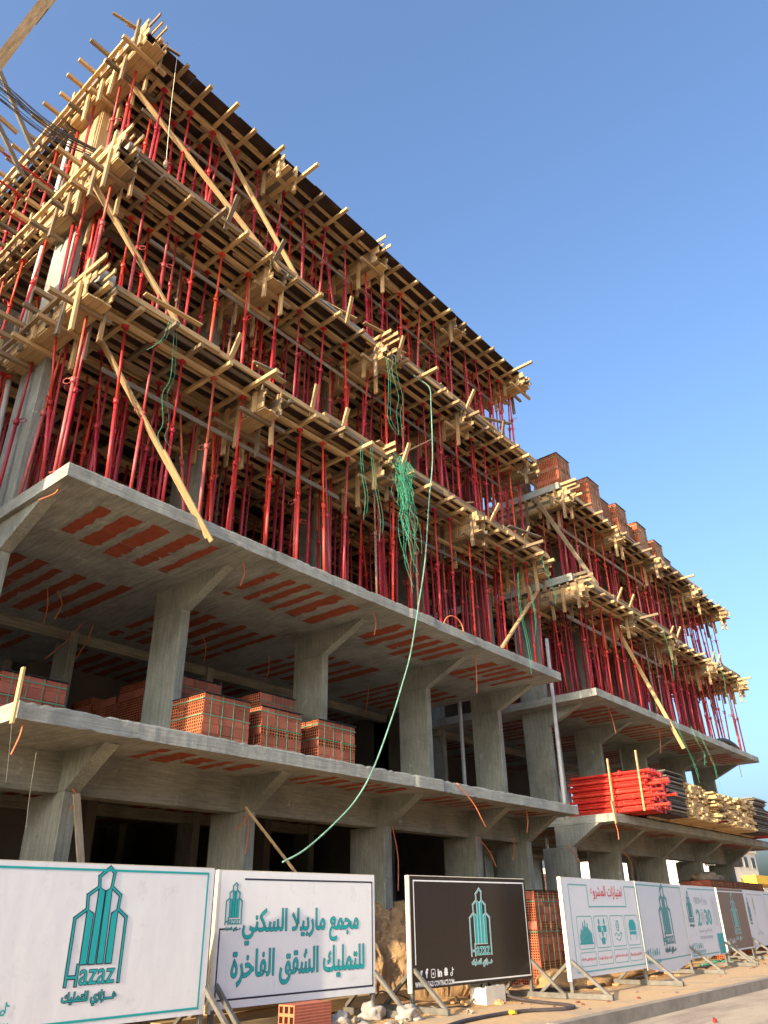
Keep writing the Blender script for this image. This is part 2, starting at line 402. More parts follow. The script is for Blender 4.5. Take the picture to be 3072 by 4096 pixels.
def building(label, x0, x1, cg, cu, q, far, top, gx):
    B = thing('concrete_building', label, 'building', (x0, 9.4, G))
    sl = [(S2, .225), (S3, .23)]
    for z, th in sl:
        st = ((12.3, 13.2, -.02), (13.2, 30, .015)) if not far else ()
        part(slab_mesh(x0, x1, 9.42, far and 19 or 23, z, th, q, steps=st), 'floor_slab', [M['conc_slab'], M['conc_soffit']], B)
        cc = cg if z == S2 else cu
        part(infill(list(cc)+[x1+.3], z-th-.004, q, bands=((9.66, 10.72), (11.2, 14.2), (15, 18.5)) if z == S2 else ((9.66, 11.4), (12.35, 15.1), (16.0, 18.8))), 'exposed_brick', M['exposed'], B)
    for lv in (4, 5):
        if lv == 5 and far == 2: pass
        zt = HD[lv]+.26+.25
        mb = slab_mesh(x0+.02, x1, 9.66, far and 19 or 20, zt, .245, q)
        part(mb, 'cast_slab', [M['conc_slab'], M['conc_soffit']], B)
    # long downstand beam at the ground floor
    mb = MB(); mb.box(x0+.15, x1-.2, 10.98, 11.3, 1.68, S2-.2); part(mb, 'edge_beam', M['conc_beam'], B)
    for x in cg:
        column(B, x, 10.8, .24, .95, G-.3, 1.7)
        haunch(B, x, .24, 10.8, 9.92, 1.7, S2-.22, .5)
    for x in cu:
        column(B, x, 11.37, .19, .9, S2-.01, 5.17)
        haunch(B, x, .19, 11.37, 10.2, 5.17, S3-.225, .9)
        column(B, x, 11.37, .19, .9, S3-.01, HD[4]+.2)
        column(B, x, 11.37, .19, .9, HD[4]+.5, HD[5]+.2)
        if not far: column(B, x, 11.37, .19, .9, HD[5]+.5, HD[6]+.2)
        for yy in (15.4, 18.4):
            column(B, x, yy, .2, .6, G-.3, S2-.2); column(B, x, yy, .2, .6, S2-.01, S3-.2); column(B, x, yy, .2, .6, S3-.01, HD[4]+.2)
    for k, z in enumerate((S2, S3)):
        mb = MB(); mb.box(x0+.3, x1-.3, 15.45, 15.7, z-.45, z-.2); part(mb, 'inner_beam', M['conc_beam'], B)
    return B
cgA = (5.83, 9.2, 12.92, 16.28, 18.6); cuA = (4.39, 7.85, 11.59, 15.34, 18.7)
cgB = (21.1, 24.0, 27.5, 31.0, 34.5); cuB = (21.62, 25.1, 28.86, 32.7, 36.3)
QA = random.Random(5); QB = random.Random(6)
bA = building('near unfinished grey concrete building with bracketed columns and brick stacks on its first floor', 4.31, 19.0, cgA, cuA, QA, 0, 6, 0)
bB = building('far unfinished concrete building behind the row of banners, red prop stack on its first floor', 21.1, 36.7, cgB, cuB, QB, 1, 5, 0)
for nm, q_ in (('added_back_wall', (2.5, 19.3, 19.4, 19.6, G-.2, S2-.2)), ('added_back_wall', (2.5, 17.0, 22.0, 22.2, S2, S3-.22)), ('added_side_wall', (2.3, 2.5, 12, 19.5, G-.2, S2-.2)), ('added_side_wall', (19.15, 19.35, 12.6, 19.3, G-.2, S2-.2)), ('added_side_wall', (18.7, 18.9, 14, 22, S2, S3-.22)),
               ('added_partition', (12.7, 12.9, 14.2, 19.3, G-.2, S2-.2)), ('added_partition', (8.2, 8.4, 14.2, 19.3, G-.2, S2-.2)), ('added_partition', (16.0, 16.2, 14.2, 19.3, G-.2, S2-.2)),
               ('added_partition', (8.4, 12.7, 16.8, 17, G-.2, 1.2)), ('added_partition', (5, 8.2, 15.5, 15.7, G-.2, S2-.2))):
    mb = MB(); mb.box(*q_); part(mb, nm, M['dark_wall'], bA)  # walls added to close off daylight and keep the interior dark
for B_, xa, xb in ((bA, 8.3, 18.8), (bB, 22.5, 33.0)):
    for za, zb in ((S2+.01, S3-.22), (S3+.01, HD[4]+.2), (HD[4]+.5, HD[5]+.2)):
        mb = MB(); mb.box(xa, xb, 18.0, 18.2, za, zb); part(mb, 'added_core_wall', M['dark_wall'], B_)  # added wall hides the sky behind so each storey stays dark
# unseen blocks: left one inferred from its shade, street row added against skylight
def out_block(label, x0, x1, y0, y1, h, mat):
    mb = MB(); mb.box(x0, x1, y0, y1, G-.2, h); T = thing('unseen_block', label, 'building', (x0, y0, G)); part(mb, 'wall', mat, T)
    mb = MB(); mb.box(x0-.1, x1+.1, y0-.1, y1+.1, h, h+.3); part(mb, 'roof_slab', mat, T)
    for k in range(int((h-G)/3.4)):
        for j in range(int((x1-x0)/3)):
            mb = MB(); mb.box(x0+.9+3*j, x0+2.3+3*j, y1-.02, y1+.03, G+1+3.4*k, G+2.5+3.4*k); part(mb, 'window', M['glass'], T)
out_block('cream block standing left of the site, outside the picture', -16, -2.2, 9.75, 26, 12.6, M['wall_cream'])
for k in range(4):
    out_block(['cream','white','grey','brick coloured'][k]+' unseen block added across the street behind the camera to cut skylight', -30+22*k, -12+22*k, -34, -22, 6.5+1.5*(k%2), [M['wall_cream'], M['wall_white'], M['wall_grey'], M['wall_pink']][k])
# ================================================================ FORMWORK
def bx(lo, hi, step, jit=.0):
    out = []; x = lo
    while x < hi+.001: out.append(x+R.uniform(-jit, jit)); x += step
    return out
JA = [4.30, 4.98, 5.6, 6.24, 6.92, 7.64, 8.5, 9.2, 9.93, 10.75, 11.6, 12.32, 13.1, 13.97, 14.66, 15.45, 16.3, 17.0, 17.72, 18.4, 19.05]
JB = [21.75, 22.65, 23.45, 24.2, 24.9, 25.65, 26.85, 27.65, 28.45, 29.1, 29.85, 30.65, 31.45, 32.4, 33.2, 34.15, 35.0, 35.8, 36.5]
CT = {'part': 0}
def tone_new(): return min(1, max(0, R.gauss(.58, .2))) if R.random() > .27 else R.uniform(0, .22)
def deck(label, x0, x1, J, z, yb, rows, yfront, left=True, edge=True):
    D = thing('slab_formwork', label, 'formwork', (x0, 9.4, z))
    zp = z+.24
    # plywood sheets
    x = x0
    while x < x1:
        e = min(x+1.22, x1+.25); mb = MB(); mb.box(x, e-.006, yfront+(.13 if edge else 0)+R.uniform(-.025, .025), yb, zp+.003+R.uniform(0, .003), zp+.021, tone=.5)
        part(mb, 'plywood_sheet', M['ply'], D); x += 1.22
    # battens (along the facade) under the plywood
    y = yfront+(.17 if edge else .34); k = 0
    while y < yb:
        x = x0-R.uniform(.0, .15)
        while x < x1:
            L = R.uniform(3.2, 4.2) if y < 12 else 7.5
            e = min(x+L, x1+R.uniform(.0, .3)); yy = y+R.uniform(-.025, .025)
            if k < 98:
                mb = MB(); mb.beam((x, yy, zp-.04), (e, yy+R.uniform(-.02, .02), zp-.04), .047, .076, tone_new())
                if y < 12.5 and R.random() < .6: mb.beam((e-R.uniform(.5, 1.2), yy+.06, zp-.042), (e+.35, yy+.062, zp-.042), .05, .075, tone_new())
                part(mb, 'batten', M['wood'], D); k += 1
            x = e-.02 if e < x1 else x1+1
        y += .285 if y < 13.2 else .55
    # joists (across), their ends stick out past the edge
    for i, x in enumerate(J):
        a = yfront-.03-abs(R.gauss(.08, .09)) - (.5 if (i*7+int(z)) % 13 == 5 else 0)
        mb = MB(); s = R.uniform(-.04, .04); m_ = 12.4+R.uniform(-.4, .4)
        mb.beam((x, a, z+.12), (x+s, m_, z+.12), .080, .080, tone_new()); part(mb, 'joist', M['wood'], D)
        mb = MB(); mb.beam((x+.09, m_-.7, z+.121), (x+.09, yb, z+.121), .085, .077, tone_new()); part(mb, 'joist', M['wood'], D)
    # bearers (along the facade) on the prop heads
    for y in rows:
        x = x0-R.uniform(.0, .15)
        while x < x1:
            e = min(x+R.uniform(2.6, 3.9), x1+.15); yy = y+R.uniform(-.02, .02)
            mb = MB(); mb.beam((x, yy, z+.04), (e, yy, z+.04), .085, .079, tone_new())
            if R.random() < .5: mb.beam((e-.7, yy+.09, z+.041), (e+.45, yy+.09, z+.041), .08, .077, tone_new())
            part(mb, 'bearer', M['wood'], D); x = e+.004 if e < x1 else x1+1
    if edge:
        x = x0+.3
        while x < x1-.3:
            L = R.uniform(1.6, 3.4); e = min(x+L, x1)
            if R.random() < edge:
                mb = MB(); yy = yfront+R.uniform(.03, .07)
                mb.beam((x, yy, zp+.05), (e, yy+R.uniform(-.03, .03), zp+.05+R.uniform(-.02, .02)), .04, .11, tone_new())
                if R.random() < .7: mb.beam((x+.1, yy+.13, zp+.045), (e+.3, yy+.11, zp+.045), .1, .035, tone_new())
                if R.random() < .9:
                    mb.beam((x-.15, yy+.03, zp+.165+R.uniform(-.015, .015)), (e+R.uniform(-.2, .4), yy+.03+R.uniform(-.03, .03), zp+.165+R.uniform(-.015, .015)), .035, .10, tone_new())
                    mb.beam((x-.1, yy+.1, zp+.25), (e+R.uniform(-.3, .5), yy+.1+R.uniform(-.04, .04), zp+.25+R.uniform(-.01, .02)), .11, .03, tone_new())
                part(mb, 'edge_board', M['wood'], D)
            x = e+.02
    if left:
        for y in bx(yfront+1.0, yb-.6, .5, .04):
            mb = MB(); a = x0-.5-R.uniform(.0, .3)
            mb.beam((a, y, z+.20), (x0+.9+R.uniform(0, .8), y+R.uniform(-.03, .03), z+.20-.04), .07, .085, tone_new())
            part(mb, 'outrigger', M['wood'], D)
        for xx, dz in ((x0-.12, .115), (x0-.27, .10), (x0+.12, .1)):
            y = yfront+.3
            while y < yb:
                e = min(y+R.uniform(2.5, 4), yb); mb = MB(); mb.beam((xx, y, z+dz), (xx+R.uniform(-.03, .03), e, z+dz), .07, .085, tone_new()); part(mb, 'side_ledger', M['wood'], D); y = e+.01
        # boarded upstand on the side edge with stakes
        mb = MB(); y = yfront+.05
        while y < yb-1:
            L = R.uniform(1.2, 2.2)
            for k in range(4): mb.beam((x0-.05-.003*k, y+R.uniform(-.12, .08), zp+.05+k*.105), (x0-.05, y+L+R.uniform(-.1, .1), zp+.05+k*.105), .03, .10, tone_new())
            y += L
        part(mb, 'side_boarding', M['wood'], D)
        for y in bx(yfront+.35, yb-1, .62, .08):
            mb = MB(); mb.beam((x0-.11, y, z-.02-R.uniform(0, .1)), (x0-.11+R.uniform(-.04, .04), y, zp+.5+R.uniform(0, .18)), .055, .085, tone_new(), up=(0, 1, 0)); part(mb, 'stake', M['wood'], D)
    # short loose offcuts lying over the joists give the underside its clutter
    for _ in range(46):
        mb = MB()
        xx = R.uniform(x0+.3, x1-.8); yy = R.uniform(yfront+.3, 12.6)
        if R.random() < .6: mb.beam((xx, yy, z+.198), (xx+R.uniform(.4, 1.1), yy, z+.198), .05, .076, tone_new())
        else: mb.beam((xx, yy, z-.035), (xx+R.uniform(-.06, .06), yy+R.uniform(.4, .9), z-.035), .08, .065, tone_new())
        part(mb, 'packing_piece', M['wood'], D)
    return D
rowsS4 = [9.85, 10.75, 11.7, 12.7, 13.8]; rowsS5 = [10.0, 10.62, 11.4, 12.2, 13.6]; rowsS6 = [10.0, 10.52, 11.4, 12.4, 13.6]
deck('lowest timber deck of the near building, pine joists under dark plywood', 4.18, 19.2, JA, HD[4], 15.5, rowsS4+[14.8], 9.4, edge=.85)
deck('middle timber deck of the near building, pine joists under dark plywood', 4.12, 19.25, JA, HD[5], 15.2, rowsS5+[14.6], 9.42, edge=.75)
deck('topmost timber deck of the near building, black plywood edge against the sky', 4.08, 19.35, JA, HD[6], 18.2, rowsS6+[15, 16.4], 9.4, edge=0)
deck('lower timber deck of the far building, yellow joist ends along its edge', 21.2, 37.0, JB, HD[4], 15, rowsS4, 9.4, left=False, edge=.8)
deck('roof timber deck of the far building with brick stacks on top', 21.2, 37.1, JB, HD[5], 14.5, rowsS5, 9.4, left=False, edge=.5)

def beam_form(x, z, label, grp, deep=.42, yf=9.38, yb=12.2, big=False, wd=.40):
    """boxed timber shutter for a cross beam with hanging studs"""
    T = thing('beam_formwork', label, 'formwork', (x, yf, z), grp)
    deep += R.uniform(-.1, .08); yf += R.uniform(-.12, .12); zp = z+.235; zb = zp-deep
    for s in (0, 1):
        mb = MB(); xx = x+s*wd
        for k in range(4):
            h = deep/4; a = yf+R.uniform(-.09, .08)
            mb.beam((xx, a, zb+h*(k+.5)), (xx, yb, zb+h*(k+.5)+.05), .028, h-.006, tone_new())
        part(mb, 'side_shutter', M['wood'], T)
    mb = MB()
    for k in range(3): mb.beam((x+wd*(k+.5)/3, yf-.03+R.uniform(-.06, .05), zb-.02), (x+wd*(k+.5)/3, yb, zb+.03), wd/3-.006, .03, tone_new())
    part(mb, 'bottom_boards', M['wood'], T)
    for s in (-.045, wd+.045):
        for y in bx(yf+.22, yf+2.2, .46, .05):
            mb = MB(); l = R.uniform(.2, .75) if R.random() < .7 else .05
            mb.beam((x+s, y, zb-l), (x+s+R.uniform(-.02, .02), y+R.uniform(-.02, .02), zp-.12), .05, .095, tone_new(), up=(0, 1, 0))
            part(mb, 'stud', M['wood'], T)
    for y in bx(yf+.3, yf+2.6, .7, .06):
        mb = MB(); e = R.uniform(.2, .5)
        mb.beam((x-e, y, zb-.08), (x+wd+R.uniform(.15, .5), y+R.uniform(-.03, .03), zb-.08), .08, .08, tone_new()); part(mb, 'cross_bearer', M['wood'], T)
    if big:
        mb = MB()
        for k in range(3): mb.beam((x+.25-.1*k, yf-.1+R.uniform(-.3, 0), zp+.06+.09*k), (x+.2-.1*k, yf+2.0, zp+.06+.09*k), .03, .1, tone_new())
        part(mb, 'raised_boards', M['wood'], T)
    return T
ordn = ['second', 'third', 'fourth', 'rightmost']
lvn = {4: 'lowest', 5: 'middle', 6: 'topmost'}
for lv in (4, 5, 6):
    for i, x in enumerate((4.02, 7.85, 11.45, 15.15, 18.8)):
        nm = 'left corner' if i == 0 else ordn[i-1]+' column line'
        beam_form(x-(.0 if i else .0), HD[lv], 'boarded beam shutter with hanging studs, %s deck, near building, %s' % (lvn[lv], nm), 'beam shutters under the timber decks', deep=.50 if lv < 6 else .42, wd=.42, big=(i in (0, 2)))
for lv in (4, 5):
    for i, x in enumerate((21.25, 25.2, 28.9, 32.8, 36.6)):
        nm = 'left corner' if i == 0 else ordn[i-1]+' column line'
        beam_form(x, HD[lv], 'boarded beam shutter with hanging studs, %s deck, far building, %s' % ('lower' if lv == 4 else 'roof', nm), 'beam shutters under the timber decks', deep=.5, wd=.42, big=(i == 0))
# loose boards left lying along the deck edges
q = random.Random(31)
for lv, bl, xa, xb, nn, wh in ((4, 'near', 5, 18.8, 11, 'lowest'), (5, 'near', 5, 18.8, 11, 'middle'), (4, 'far', 22, 36, 8, 'lower')):
    for k in range(nn):
        x = xa+(xb-xa)*(k+q.random())/nn; y = q.uniform(9.40, 9.85); z = HD[lv]+.545; a = q.uniform(-.5, .5); L = q.uniform(.5, 1.5)
        mb = MB(); up_ = q.uniform(0, .35) if q.random() < .3 else 0
        mb.beam((x, y, z), (x+L*math.cos(a), y+L*math.sin(a)*.4, z+up_), q.choice((.1, .12, .07)), .03, q.random())
        single(mb, 'loose_board', M['wood'] if q.random() < .6 else M['wood_grey'], 'loose board on the edge of the %s deck, %s building, %s from left' % (wh, bl, '%dth' % (k+1) if k > 2 else ('1st', '2nd', '3rd')[k]), 'board', (x, y, z), 'loose boards on the deck edges')
    for k in range(6):
        x = xa+(xb-xa)*(k+q.random())/6; z = HD[lv]+.5
        mb = MB(); mb.beam((x, 9.55, z-.35), (x+q.uniform(-.12, .12), 9.35-q.uniform(0, .2), z+q.uniform(.1, .4)), .05, .09, q.random(), up=(1, 0, 0))
        single(mb, 'slanting_batten', M['wood'], 'short batten slanting up at the %s deck edge, %s building, %s from left' % (wh, bl, '%dth' % (k+1) if k > 2 else ('1st', '2nd', '3rd')[k]), 'batten', (x, 9.5, z), 'battens at the deck edges')
# ---------------------------------------------------------------- steel props
def prop_proto(h, full=True):
    me = {}
    j = min(1.75, h*.56)
    mb = MB(); mb.tube([(0, 0, .008), (0, 0, j)], .0295, 9); mb.box(-.06, .06, -.06, .06, 0, .008); me['outer_tube'] = mb.mesh('outer_tube', M['prop'], False)
    mb = MB(); mb.tube([(0, 0, j-.02), (0, 0, h-.008)], .023, 8); me['inner_tube'] = mb.mesh('inner_tube', M['prop'], False)
    mb = MB(); mb.box(-.065, .065, -.065, .065, h-.008, h); mb.box(-.04, .04, -.04, .04, h-.035, h-.008); me['head_plate'] = mb.mesh('head_plate', M['prop'], False)
    mb = MB(); mb.tube([(0, 0, j-.09), (0, 0, j+.01)], .046, 9)
    ring = [(.05+.065+.065*math.cos(a*math.pi/4), .01*math.sin(a), j-.03+.05*math.sin(a*math.pi/4)) for a in range(9)]
    mb.tube(ring, .007, 5); mb.tube([(-.09, 0, j-.0), (.09, 0, j+.02)], .009, 5); me['collar'] = mb.mesh('collar', M['prop'], False)
    for k in ('outer_tube', 'inner_tube', 'collar'):
        me[k].polygons.foreach_set('use_smooth', [len(p.vertices) == 4 for p in me[k].polygons])
    return me
PROTO = {}
REDS = [(.58, .032, .022, 1), (.48, .022, .024, 1), (.42, .018, .034, 1), (.36, .016, .03, 1), (.44, .018, .038, 1), (.66, .06, .03, 1), (.40, .05, .05, 1), (.48, .10, .085, 1)]
def place_prop(x, y, ztop, h, label, grp, lean=True, dxy=None, col=None, many=None, name='steel_prop'):
    key = round(h, 2)
    if key not in PROTO: PROTO[key] = prop_proto(h)
    if dxy: lx, ly = dxy
    else:
        s = .016 if R.random() < .7 else .045
        lx, ly = R.gauss(0, s), R.gauss(0, s)
        if y < 10.1: ly = abs(ly)*.6
    top = Vector((x, y, ztop)); d = Vector((lx, ly, -1)).normalized()        # from the head towards the foot
    base = top+d*h; rot = (-d).to_track_quat('Z', 'Y').to_euler()
    o = thing(name, label, 'prop', base, grp); 
    q = (-d).to_track_quat('Z', 'Y') @ Matrix.Rotation(R.uniform(0, 6.28), 3, 'Z').to_quaternion()
    o.rotation_euler = q.to_euler()
    if col is None: col = R.choice(REDS)
    for k, me in PROTO[key].items():
        c = bpy.data.objects.new(k, me); COL.objects.link(c); c.parent = o; c.color = col
        if k == 'inner_tube' and col[0] > .4: c.color = (min(1, col[0]*1.1), col[1]*1.1, col[2]*.7, 1)
    return o
RUST = (.24, .12, .085, 1)
CNT = 0
deepmesh = MB()
def nth(i): return '%d%s' % (i, 'th' if 10 < i % 100 < 14 else {1: 'st', 2: 'nd', 3: 'rd'}.get(i % 10, 'th'))
def prop_rows(J, rows, z, h, where, bl):
    global CNT
    for ri, y in enumerate(rows):
        rn = 'front row' if ri == 0 else nth(ri+1)+' row'
        for i, x in enumerate(J):
            jx = x+R.uniform(-.05, .05) if ri == 0 else x+R.uniform(-.2, .2)
            jy = y+R.uniform(-.03, .03)
            if ri >= (4 if where.startswith('lowest') else 3 if bl == 'far' and where.startswith('lower') else 2) or (bl == 'far' and ri >= 2):
                lx, ly = R.gauss(0, .02), R.gauss(0, .02)
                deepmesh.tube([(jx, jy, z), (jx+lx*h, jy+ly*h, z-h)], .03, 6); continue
            rust = R.random() < (.15 if where.startswith('lowest') and bl == 'near' else .04)
            lab = '%s steel prop, %s from left in %s, %s, %s building' % ('rusty brown' if rust else 'red', nth(i+1), rn, where, bl)
            grp = 'steel props of the %s, %s building' % (where, bl)
            place_prop(jx, jy, z, h, lab, grp, col=RUST if rust else None); CNT += 1
            if ri in (0, 1) and R.random() < .36 and CNT < 262:
                place_prop(jx+R.uniform(.15, .4), jy+R.uniform(.15, .4), z-.02, h-.0, 'spare red prop right of the %s %s prop, %s, %s building' % (nth(i+1), rn.replace(' row', '-row'), where, bl), grp); CNT += 1
prop_rows(JA, rowsS4[:5], HD[4], HD[4]-S3, 'lowest propped storey', 'near')
prop_rows(JA, rowsS5[:3], HD[5], 2.87, 'middle propped storey', 'near')
prop_rows(JA, rowsS6[:3], HD[6], 2.87, 'top propped storey', 'near')
prop_rows(JB, rowsS4[:4], HD[4], HD[4]-S3, 'lower propped storey', 'far')
prop_rows(JB, rowsS5[:2], HD[5], 2.87, 'upper propped storey', 'far')
for y in (11.4, 12.2):
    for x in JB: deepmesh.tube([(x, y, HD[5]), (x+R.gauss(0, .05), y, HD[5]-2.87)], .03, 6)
# left flank rows
for lv, ys in ((4, (12.6,)), (5, (12.4, 13.3, 14.2)), (6, (12.3, 13.2, 14.2, 15.1, 16.0))):
    h = HD[4]-S3 if lv == 4 else 2.87
    for y in ys:
        for k, x in enumerate((4.22, 5.0, 5.9)):
            place_prop(x, y+R.uniform(-.1, .1), HD[lv], h, 'red steel prop under the left flank, %s deck, %s from the facade, %s inwards' % (lvn[lv], nth(ys.index(y)+1), nth(k+1)), 'red props under the left flank')
for J_, rows, z, h in ((JA, rowsS4[1:]+[14.6], HD[4], HD[4]-S3), (JA, rowsS5[1:4], HD[5], 2.87), (JA, rowsS6[1:3], HD[6], 2.87), (JB, rowsS4[1:], HD[4], HD[4]-S3), (JB, rowsS5[1:3], HD[5], 2.87)):
    for y in rows:
        for a, b in zip(J_[:-1], J_[1:]):
            for _ in range(R.choice((1, 1, 2))):
                x = (a+b)/2+R.uniform(-.15, .15); yy = y+R.uniform(-.25, .3); lx, ly = R.gauss(0, .022)*h, R.gauss(0, .02)*h; k = R.uniform(.45, .6)
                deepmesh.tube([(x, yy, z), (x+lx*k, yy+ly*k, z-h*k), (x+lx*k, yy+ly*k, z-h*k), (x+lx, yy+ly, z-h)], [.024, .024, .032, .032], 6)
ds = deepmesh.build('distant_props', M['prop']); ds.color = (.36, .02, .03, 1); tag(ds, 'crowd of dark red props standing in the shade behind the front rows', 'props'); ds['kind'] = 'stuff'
print('props', CNT)
# ---------------------------------------------------------------- braces and planks
def plank(p0, p1, w, h, label, grey=False, grp=None, up=(0, 1, 0), tone=None, roll=0, name='timber_brace', cat='brace'):
    mb = MB(); mb.beam(p0, p1, w, h, R.uniform(.5, .9) if tone is None else tone, up=up, roll=roll)
    mid = tuple(p1)
    return single(mb, name, M['wood_grey'] if grey else M['wood'], label, cat, mid, grp)
plank((4.1, 10.35, 15.95), (8.05, 9.46, 12.62), .045, .105, 'long pale timber brace slanting across the top storey from the upper left corner', tone=.6)
plank((6.36, 9.93, 15.9), (8.62, 9.52, 12.9), .045, .10, 'grey and pale brace meeting the long brace at the middle deck', tone=.55)
plank((3.95, 10.2, 12.3), (6.35, 9.95, 9.75), .05, .11, 'pale brace slanting down to the lowest deck near the left corner', tone=.6)
plank((4.75, 10.2, 8.95), (6.8, 9.37, 5.6), .045, .10, 'long pale brace whose foot hangs over the edge of the concrete slab', tone=.45)
plank((5.94, 9.66, 7.0), (6.84, 9.31, 5.52), .03, .085, 'second board nailed along the overhanging brace foot', tone=.5)
plank((20.3, 10.2, 12.3), (22.75, 9.55, 9.72), .05, .13, 'grey brace slanting between the two decks of the far building', True, tone=.9)
plank((25.1, 10.1, 9.0), (27.24, 9.3, 5.0), .05, .12, 'yellow brace with its foot hanging over the far concrete slab', tone=1)
plank((19.1, 9.9, 8.5), (16.1, 9.5, 5.97), .04, .12, 'pale plank leaning to the left at the right end of the near building', tone=.55)
plank((18.3, 9.7, 14.0), (15.9, 9.6, 13.0), .03, .14, 'whitish plank poking out between the middle and top decks at the right end', True, tone=1)
plank((13.6, 9.6, 11.0), (12.2, 9.45, 9.85), .03, .13, 'pale plank leaning against the props right of the green straps', tone=.5)
for (z, xs, lab) in ((HD[6]-.62, (4.6, 12.2), 'grey horizontal board tied across the props of the top storey, left half'), (HD[6]-.66, (11.8, 19.0), 'grey horizontal board tied across the props of the top storey, right half'),
                     (HD[5]-.6, (5.2, 12.9), 'grey horizontal board tied across the props of the middle storey, left half'), (HD[5]-.66, (12.0, 19.2), 'grey horizontal board tied across the props of the middle storey, right half'),
                     (HD[4]-.62, (4.9, 12.5), 'grey horizontal board tied across the props of the lowest storey, left half'), (HD[4]-.68, (11.9, 19.1), 'grey horizontal board tied across the props of the lowest storey, right half')):
    plank((xs[0]+R.uniform(0, .8), 10.35, z+R.uniform(-.12, .12)), (xs[1]-R.uniform(.5, 2), 10.37, z+R.uniform(-.12, .12)), .022, .095, lab, True, tone=R.uniform(.1, .8), up=(0, 0, 1), name='tie_board', cat='board')
plank((21.6, 10.35, HD[5]-.6), (29.5, 10.3, HD[5]-.62), .025, .12, 'grey board tied across the upper props of the far building', True, up=(0, 0, 1), name='tie_board', cat='board')
plank((21.8, 10.35, HD[4]-.6), (29.5, 10.3, HD[4]-.62), .025, .12, 'grey board tied across the lower props of the far building', True, up=(0, 0, 1), name='tie_board', cat='board')
# ================================================================ BRICK PALLETS
def pallet(x, y, z, label, kinds='AABAA', nx=3, wrap=True, w=.95, d=.84, grp=None, dark=False):
    """stack of hollow bricks; A shows holes on the sides, B shows holes to the front"""
    T = thing('brick_pallet', label, 'bricks', (x, y, z), grp)
    n = len(kinds); hh = .152; mb = MB()
    for k, kd in enumerate(kinds):
        z0 = z+k*hh
        if kd == 'A':
            L = w/nx; dd = d/5
            for i in range(nx):
                for j in range(5):
                    a = R.uniform(-.006, .006)+(R.uniform(-.03, .02) if i == 0 and R.random() < .25 else 0)
                    mb.box(x+i*L+a, x+(i+1)*L-.006, y+j*dd+R.uniform(-.004, .004), y+(j+1)*dd-.005, z0, z0+hh-.004, tone=R.random(), faces=(0, 0, 0, 1, 0, 1))
        else:
            L = w/5; dd = d/3
            for i in range(5):
                for j in range(3):
                    mb.box(x+i*L, x+(i+1)*L-.006, y+j*dd+R.uniform(-.012, .006), y+(j+1)*dd-.005, z0, z0+hh-.004, tone=R.random(), faces=(0, 0, 1, 0, 1, 0))
    part(mb, 'brick_layers', [M['brick'], M['holes']], T)
    if wrap:
        H = n*hh
        for k in range(4):
            xx = x+w*(.14+.24*k)
            mb = MB(); mb.box(xx, xx+.008, y-.016, y-.012, z, z+H); mb.box(xx, xx+.008, y-.016, y+d, z+H, z+H+.004); part(mb, 'strap', M['green'], T)
        for k in range(2):
            zz = z+H*(.55+.33*k)
            mb = MB(); mb.box(x-.036, x-.032, y-.02, y+d, zz, zz+.012); mb.box(x-.036, x+w, y-.022, y-.018, zz, zz+.012); part(mb, 'strap', M['green'], T)
        mb = MB(); mb.box(x-.02, x+w+.01, y-.03, y+d, z+H+.006, z+H+.016); part(mb, 'top_film', M['black'], T)
    return T
gp = 'brick pallets on the first floor slab'
pallet(7.40, 9.85, S2, 'green strapped brick pallet at the slab edge just right of the second column', 'AAAAA', grp=gp)
pallet(8.60, 9.85, S2, 'middle strapped brick pallet at the slab edge with one row of holes in front', 'AABAA', grp=gp)
pallet(9.98, 9.85, S2, 'rightmost strapped brick pallet at the first floor edge', 'AABAA', grp=gp, w=.98)
pallet(9.85, 11.35, S2, 'tall brick pallet with black film behind the middle front pallet', 'AAAAAAABAA', grp=gp, wrap=True)
pallet(4.68, 10.95, S2, 'brick pallet at the far left edge of the first floor slab', 'BBBAA'.replace('B', 'A'), grp=gp, w=1.0)
pallet(4.38, 11.9, S2, 'low brick pallet behind the leftmost one on the first floor', 'AAAAA', grp=gp)
pallet(8.42, 12.0, S2, 'high brick pallet just right of the second column, behind the front ones', 'AAAAAAAAAAA', grp=gp)
for k, y in enumerate((13.2, 14.15, 15.1, 16.05)):
    pallet(8.42, y, S2, 'shaded brick pallet deep on the first floor, %s behind the second column' % ['nearest', 'second', 'third', 'farthest'][k], 'AAABAAAAAABA'[:12-k % 2], grp=gp, wrap=False)
gr = 'brick pallets on the far roof'
zr = HD[5]+.51
k = 0
for x, y, kd in ((21.35, 11.3, 'AAABAAA'), (21.45, 9.75, 'AABAABAAA'), (22.5, 10.1, 'AAAAAAA'), (23.75, 9.7, 'AAAAAAAAA'), (24.8, 9.85, 'AAAAAAA'), (26.1, 9.7, 'AAABAAAA'), (27.2, 9.95, 'AAAAAA'),
                 (28.2, 9.75, 'AAAAAAAA'), (30.0, 9.8, 'AAAAAAA'), (31.2, 9.95, 'AAAAA'), (22.6, 11.4, 'AAAAAA'), (26.2, 11.4, 'AAAAAA')):
    k += 1
    pallet(x, y, zr, 'strapped brick stack on the roof of the far building, %s of twelve from the left' % nth(k), kd, grp=gr, w=.95, d=1.0)
gg = 'brick pallets on the ground behind the banners'
pallet(16.80, 9.70, G, 'brown hollow brick pallet on the sand, left one beside the black banner', 'AABAAAABAAAB', grp=gg, w=1.0)
pallet(17.85, 9.74, G, 'brown hollow brick pallet on the sand, right one beside the white feature banner', 'AAABAABAAAAB', grp=gg, w=1.0)
for i in range(6):
    pallet(28.6+1.25*i, 9.75+.1*i, G, 'orange hollow brick pallet showing over the far banners, %s from the left' % nth(i+1), 'ABBBABBBABABBBB', grp=gg, w=1.2, d=1.0)
